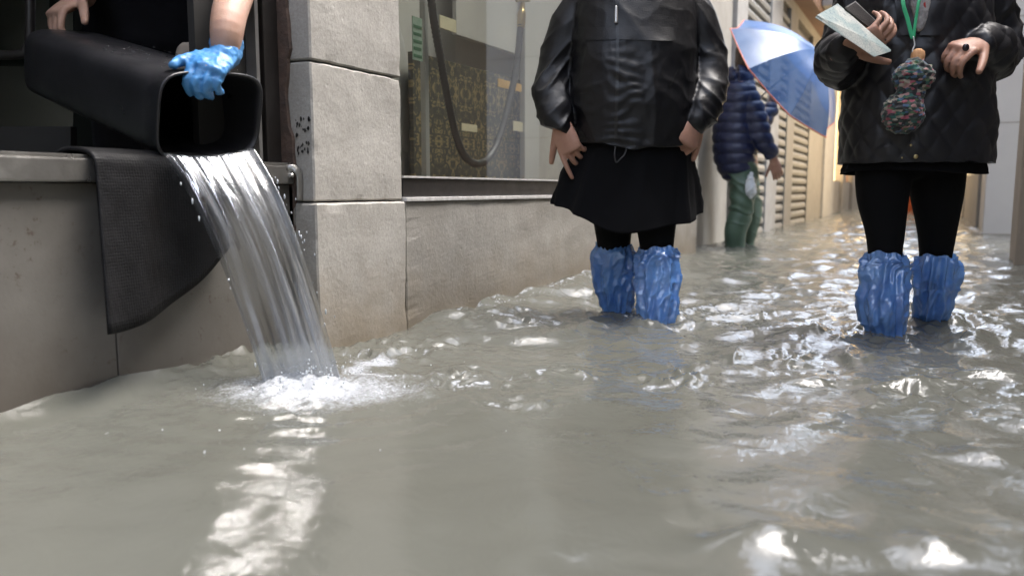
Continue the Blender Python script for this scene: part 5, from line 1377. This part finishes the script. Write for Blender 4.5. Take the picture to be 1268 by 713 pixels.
# ---------------------------------------------------------------- far pedestrian, seen between legs
D = Fig('person', 'distant person in orange trousers and dark top far down the street', 1127, 15.5)
L = D.L; hc = Vector(L(1127, 150)); hc.z = 1.62
l1 = [Vector((-.08, 0, .85)), Vector((-.09, -.03, .5)), Vector((-.09, .02, .08))]; l2 = [Vector((.09, 0, .85)), Vector((.10, .05, .5)), Vector((.10, .12, .08))]
bd = [tube(l1, [.085, .065, .045], n=14, seg=4), tube(l2, [.085, .065, .045], n=14, seg=4), tube([Vector((0, 0, .82)), Vector((0, 0, 1.15)), Vector((0, 0, 1.4)), Vector((0, 0, 1.5))], [(.15, .1), (.15, .1), (.18, .1), (.05, .05)], n=18, seg=4), tube([Vector((0, 0, 1.45)), hc], [.055, .05], n=12, seg=3)]
bd += head(hc) + [tube([Vector((q*.19, 0, 1.38)), Vector((q*.25, .02, 1.12)), Vector((q*.24, -.06, .86))], [.05, .042, .03], n=12, seg=4) for q in (-1, 1)]
D.add('body', remesh(bd, 0.010, 1), M['skin']); face_bits(D, hc, hair=M['hair_br'])
D.add('trousers', remesh([tube(q, [.10, .085, .075], n=16, seg=4) for q in (l1, l2)], .012, 1), pmat('orange_trousers', (0.55, 0.14, 0.05), (0.45, 0.11, 0.04), 9, 0.6))
D.add('jacket', remesh([tube([Vector((0, 0, .80)), Vector((0, 0, 1.15)), Vector((0, 0, 1.4)), Vector((0, 0, 1.5))], [(.19, .13), (.19, .13), (.21, .13), (.08, .08)], n=20, seg=4)] + [tube([Vector((q*.19, 0, 1.38)), Vector((q*.25, .02, 1.12)), Vector((q*.24, -.06, .92))], [.07, .06, .05], n=14, seg=4) for q in (-1, 1)], .012, 1), pmat('slate_jacket', (0.09, 0.11, 0.14), (0.07, 0.09, 0.11), 9, 0.6))

# ---------------------------------------------------------------- man emptying the bin
E = Fig('person', 'person in black t-shirt with a blue glove tipping the black bin', 190, 2.22, -0.10)
L = E.L
top_c = (TL*0.36 + TR*0.64)                                 # where the gloved hand grips the rim
toL = lambda p: E.Ri @ (Vector(p) - E.base)
gw = toL(PV(279, 68, 1.745))
bt = bin_pt(0.03, -0.55, 1.0); bw = toL(PV(103, -4, 2.03))
hc = Vector(L(200, -300, .05)); hc.z = 1.60
shL, elL = L(108, -215, .06), L(112, -95, .10)
shR, elR = L(282, -215, .0), L(306, -75, -.18)
l1 = [L(160, 85, .05), L(160, 220, .05), L(162, 330, .08)]; l2 = [L(222, 85, .05), L(222, 220, .03), L(222, 330, .05)]
for lg in (l1, l2): lg[-1] = Vector((lg[-1].x, lg[-1].y, .07))
body = legs((l1, l2), [.085, .062, .045])
body += [tube([L(190, 95, .05), L(190, 30, .05), L(192, -80, .05), L(194, -190, .05), L(196, -230, .06)], [(.155, .11), (.145, .105), (.16, .115), (.18, .11), (.09, .07)], ref=(1, 0, 0), n=30, seg=6),
         tube([L(196, -225, .06), hc + Vector((0, .01, -.07))], [.062, .056], ref=(1, 0, 0), n=18, seg=4),
         tube([shL, elL, bw], [.052, .042, .029], ref=(1, 0, 0), n=20, seg=7), tube([shR, elR, toL(PV(284, 18, 1.775)), gw], [.052, .044, .037, .029], ref=(1, 0, 0), n=20, seg=7)]
body += head(hc, (.3, -1, 0), .235)
body += hand(bw, (-.35, -.5, -.45), (-.2, -.35, .9), -1, ((42, 58, 40), (44, 60, 40), (46, 62, 40), (48, 62, 40)), 1.0, (0.6, 0.75, -0.3), 10)
gd, gn = (-.16, -.80, -.42), (.22, -.42, .80)
gcurl = ((38, 58, 30), (42, 62, 34), (44, 64, 36), (46, 66, 36))
body += hand(gw, gd, gn, 1, gcurl, 0.92, (0.85, 0.50, 0.0), 16)
for lg in (l1, l2):
    e = lg[-1]; body.append(tube([e + Vector((0, .03, -.03)), e + Vector((0, -.06, -.04)), e + Vector((0, -.16, -.05))], [(.038, .035), (.042, .03), (.034, .018)], ref=(1, 0, 0), n=16, seg=4))
E.add('body', remesh(body, 0.0036, 1, .4), M['fair_skin']); face_bits(E, hc, (.3, -1, 0), M['hair_br'], .235)
ts = remesh([tube([L(190, 62, .05), L(190, 30, .05), L(192, -80, .05), L(194, -190, .05), L(196, -228, .06)], [(.182, .135), (.178, .130), (.178, .132), (.195, .125), (.10, .085)], ref=(1, 0, 0), n=34, seg=7),
             tube([shL, L(110, -150, .08)], [.080, .078], ref=(1, 0, 0), n=20, seg=4), tube([shR, L(296, -140, -.08)], [.080, .078], ref=(1, 0, 0), n=20, seg=4)], .006, 2)
displace(ts, lambda c, n: 0.009*(ridge(np.c_[c[:, 0]*6 + c[:, 2]*3, c[:, 1]*6, c[:, 2]*7], 33, 1.8) - .4))
E.add('t_shirt', ts, M['blackcloth'])
tr = remesh([tube(lg, [.105, .085, .075], ref=(1, 0, 0), n=22, seg=6) for lg in (l1, l2)] + [tube([L(190, 60, .05), L(190, 120, .05)], [(.172, .125), (.165, .12)], ref=(1, 0, 0), n=24, seg=4)], .007, 2)
E.add('trousers', tr, M['navycloth'])
# pale cloth hanging at his hip
ra = remesh([tube([L(262, 40, -.14), L(256, 62, -.16), L(246, 82, -.16), L(238, 130, -.15)], [(.03, .02), (.055, .022), (.06, .02), (.05, .015)], ref=(1, 0, 0), n=20, seg=6)], .005, 2)
displace(ra, lambda c, n: .006*(ridge(np.c_[c[:, 0]*14, c[:, 1]*14, c[:, 2]*6], 2, 1.5) - .4))
E.add('waist_cloth', ra, pmat('beige_cloth', (0.46, 0.39, 0.32), (0.38, 0.32, 0.26), 8, 0.85, .3, 300))
# disposable glove: a slightly larger hand with a cuff
gv = hand(gw, gd, gn, 1, gcurl, 0.92, (0.85, 0.50, 0.0), 16, grow=.0022)
fa = (Vector(gw) - Vector(toL(PV(284, 18, 1.775)))).normalized()
gv.append(tube([Vector(gw) - fa*.028, Vector(gw) - fa*.004, Vector(gw) + Vector(gd).normalized()*.02], [(.034, .034), (.0325, .031), (.033, .026)], ref=(1, 0, 0), n=24, seg=5))
gme = remesh(gv, .0034, 2)
displace(gme, lambda c, n: .0030*(ridge(c*38, 6, 1.5) - .4) + .0016*(ridge(c*80, 7, 1.5) - .4))
M['glove'] = pmat('blue_nitrile', (0.06, 0.22, 0.50), (0.085, 0.28, 0.56), 14, 0.38, 0.15, 120, spec=0.5)
E.add('glove', gme, M['glove'])
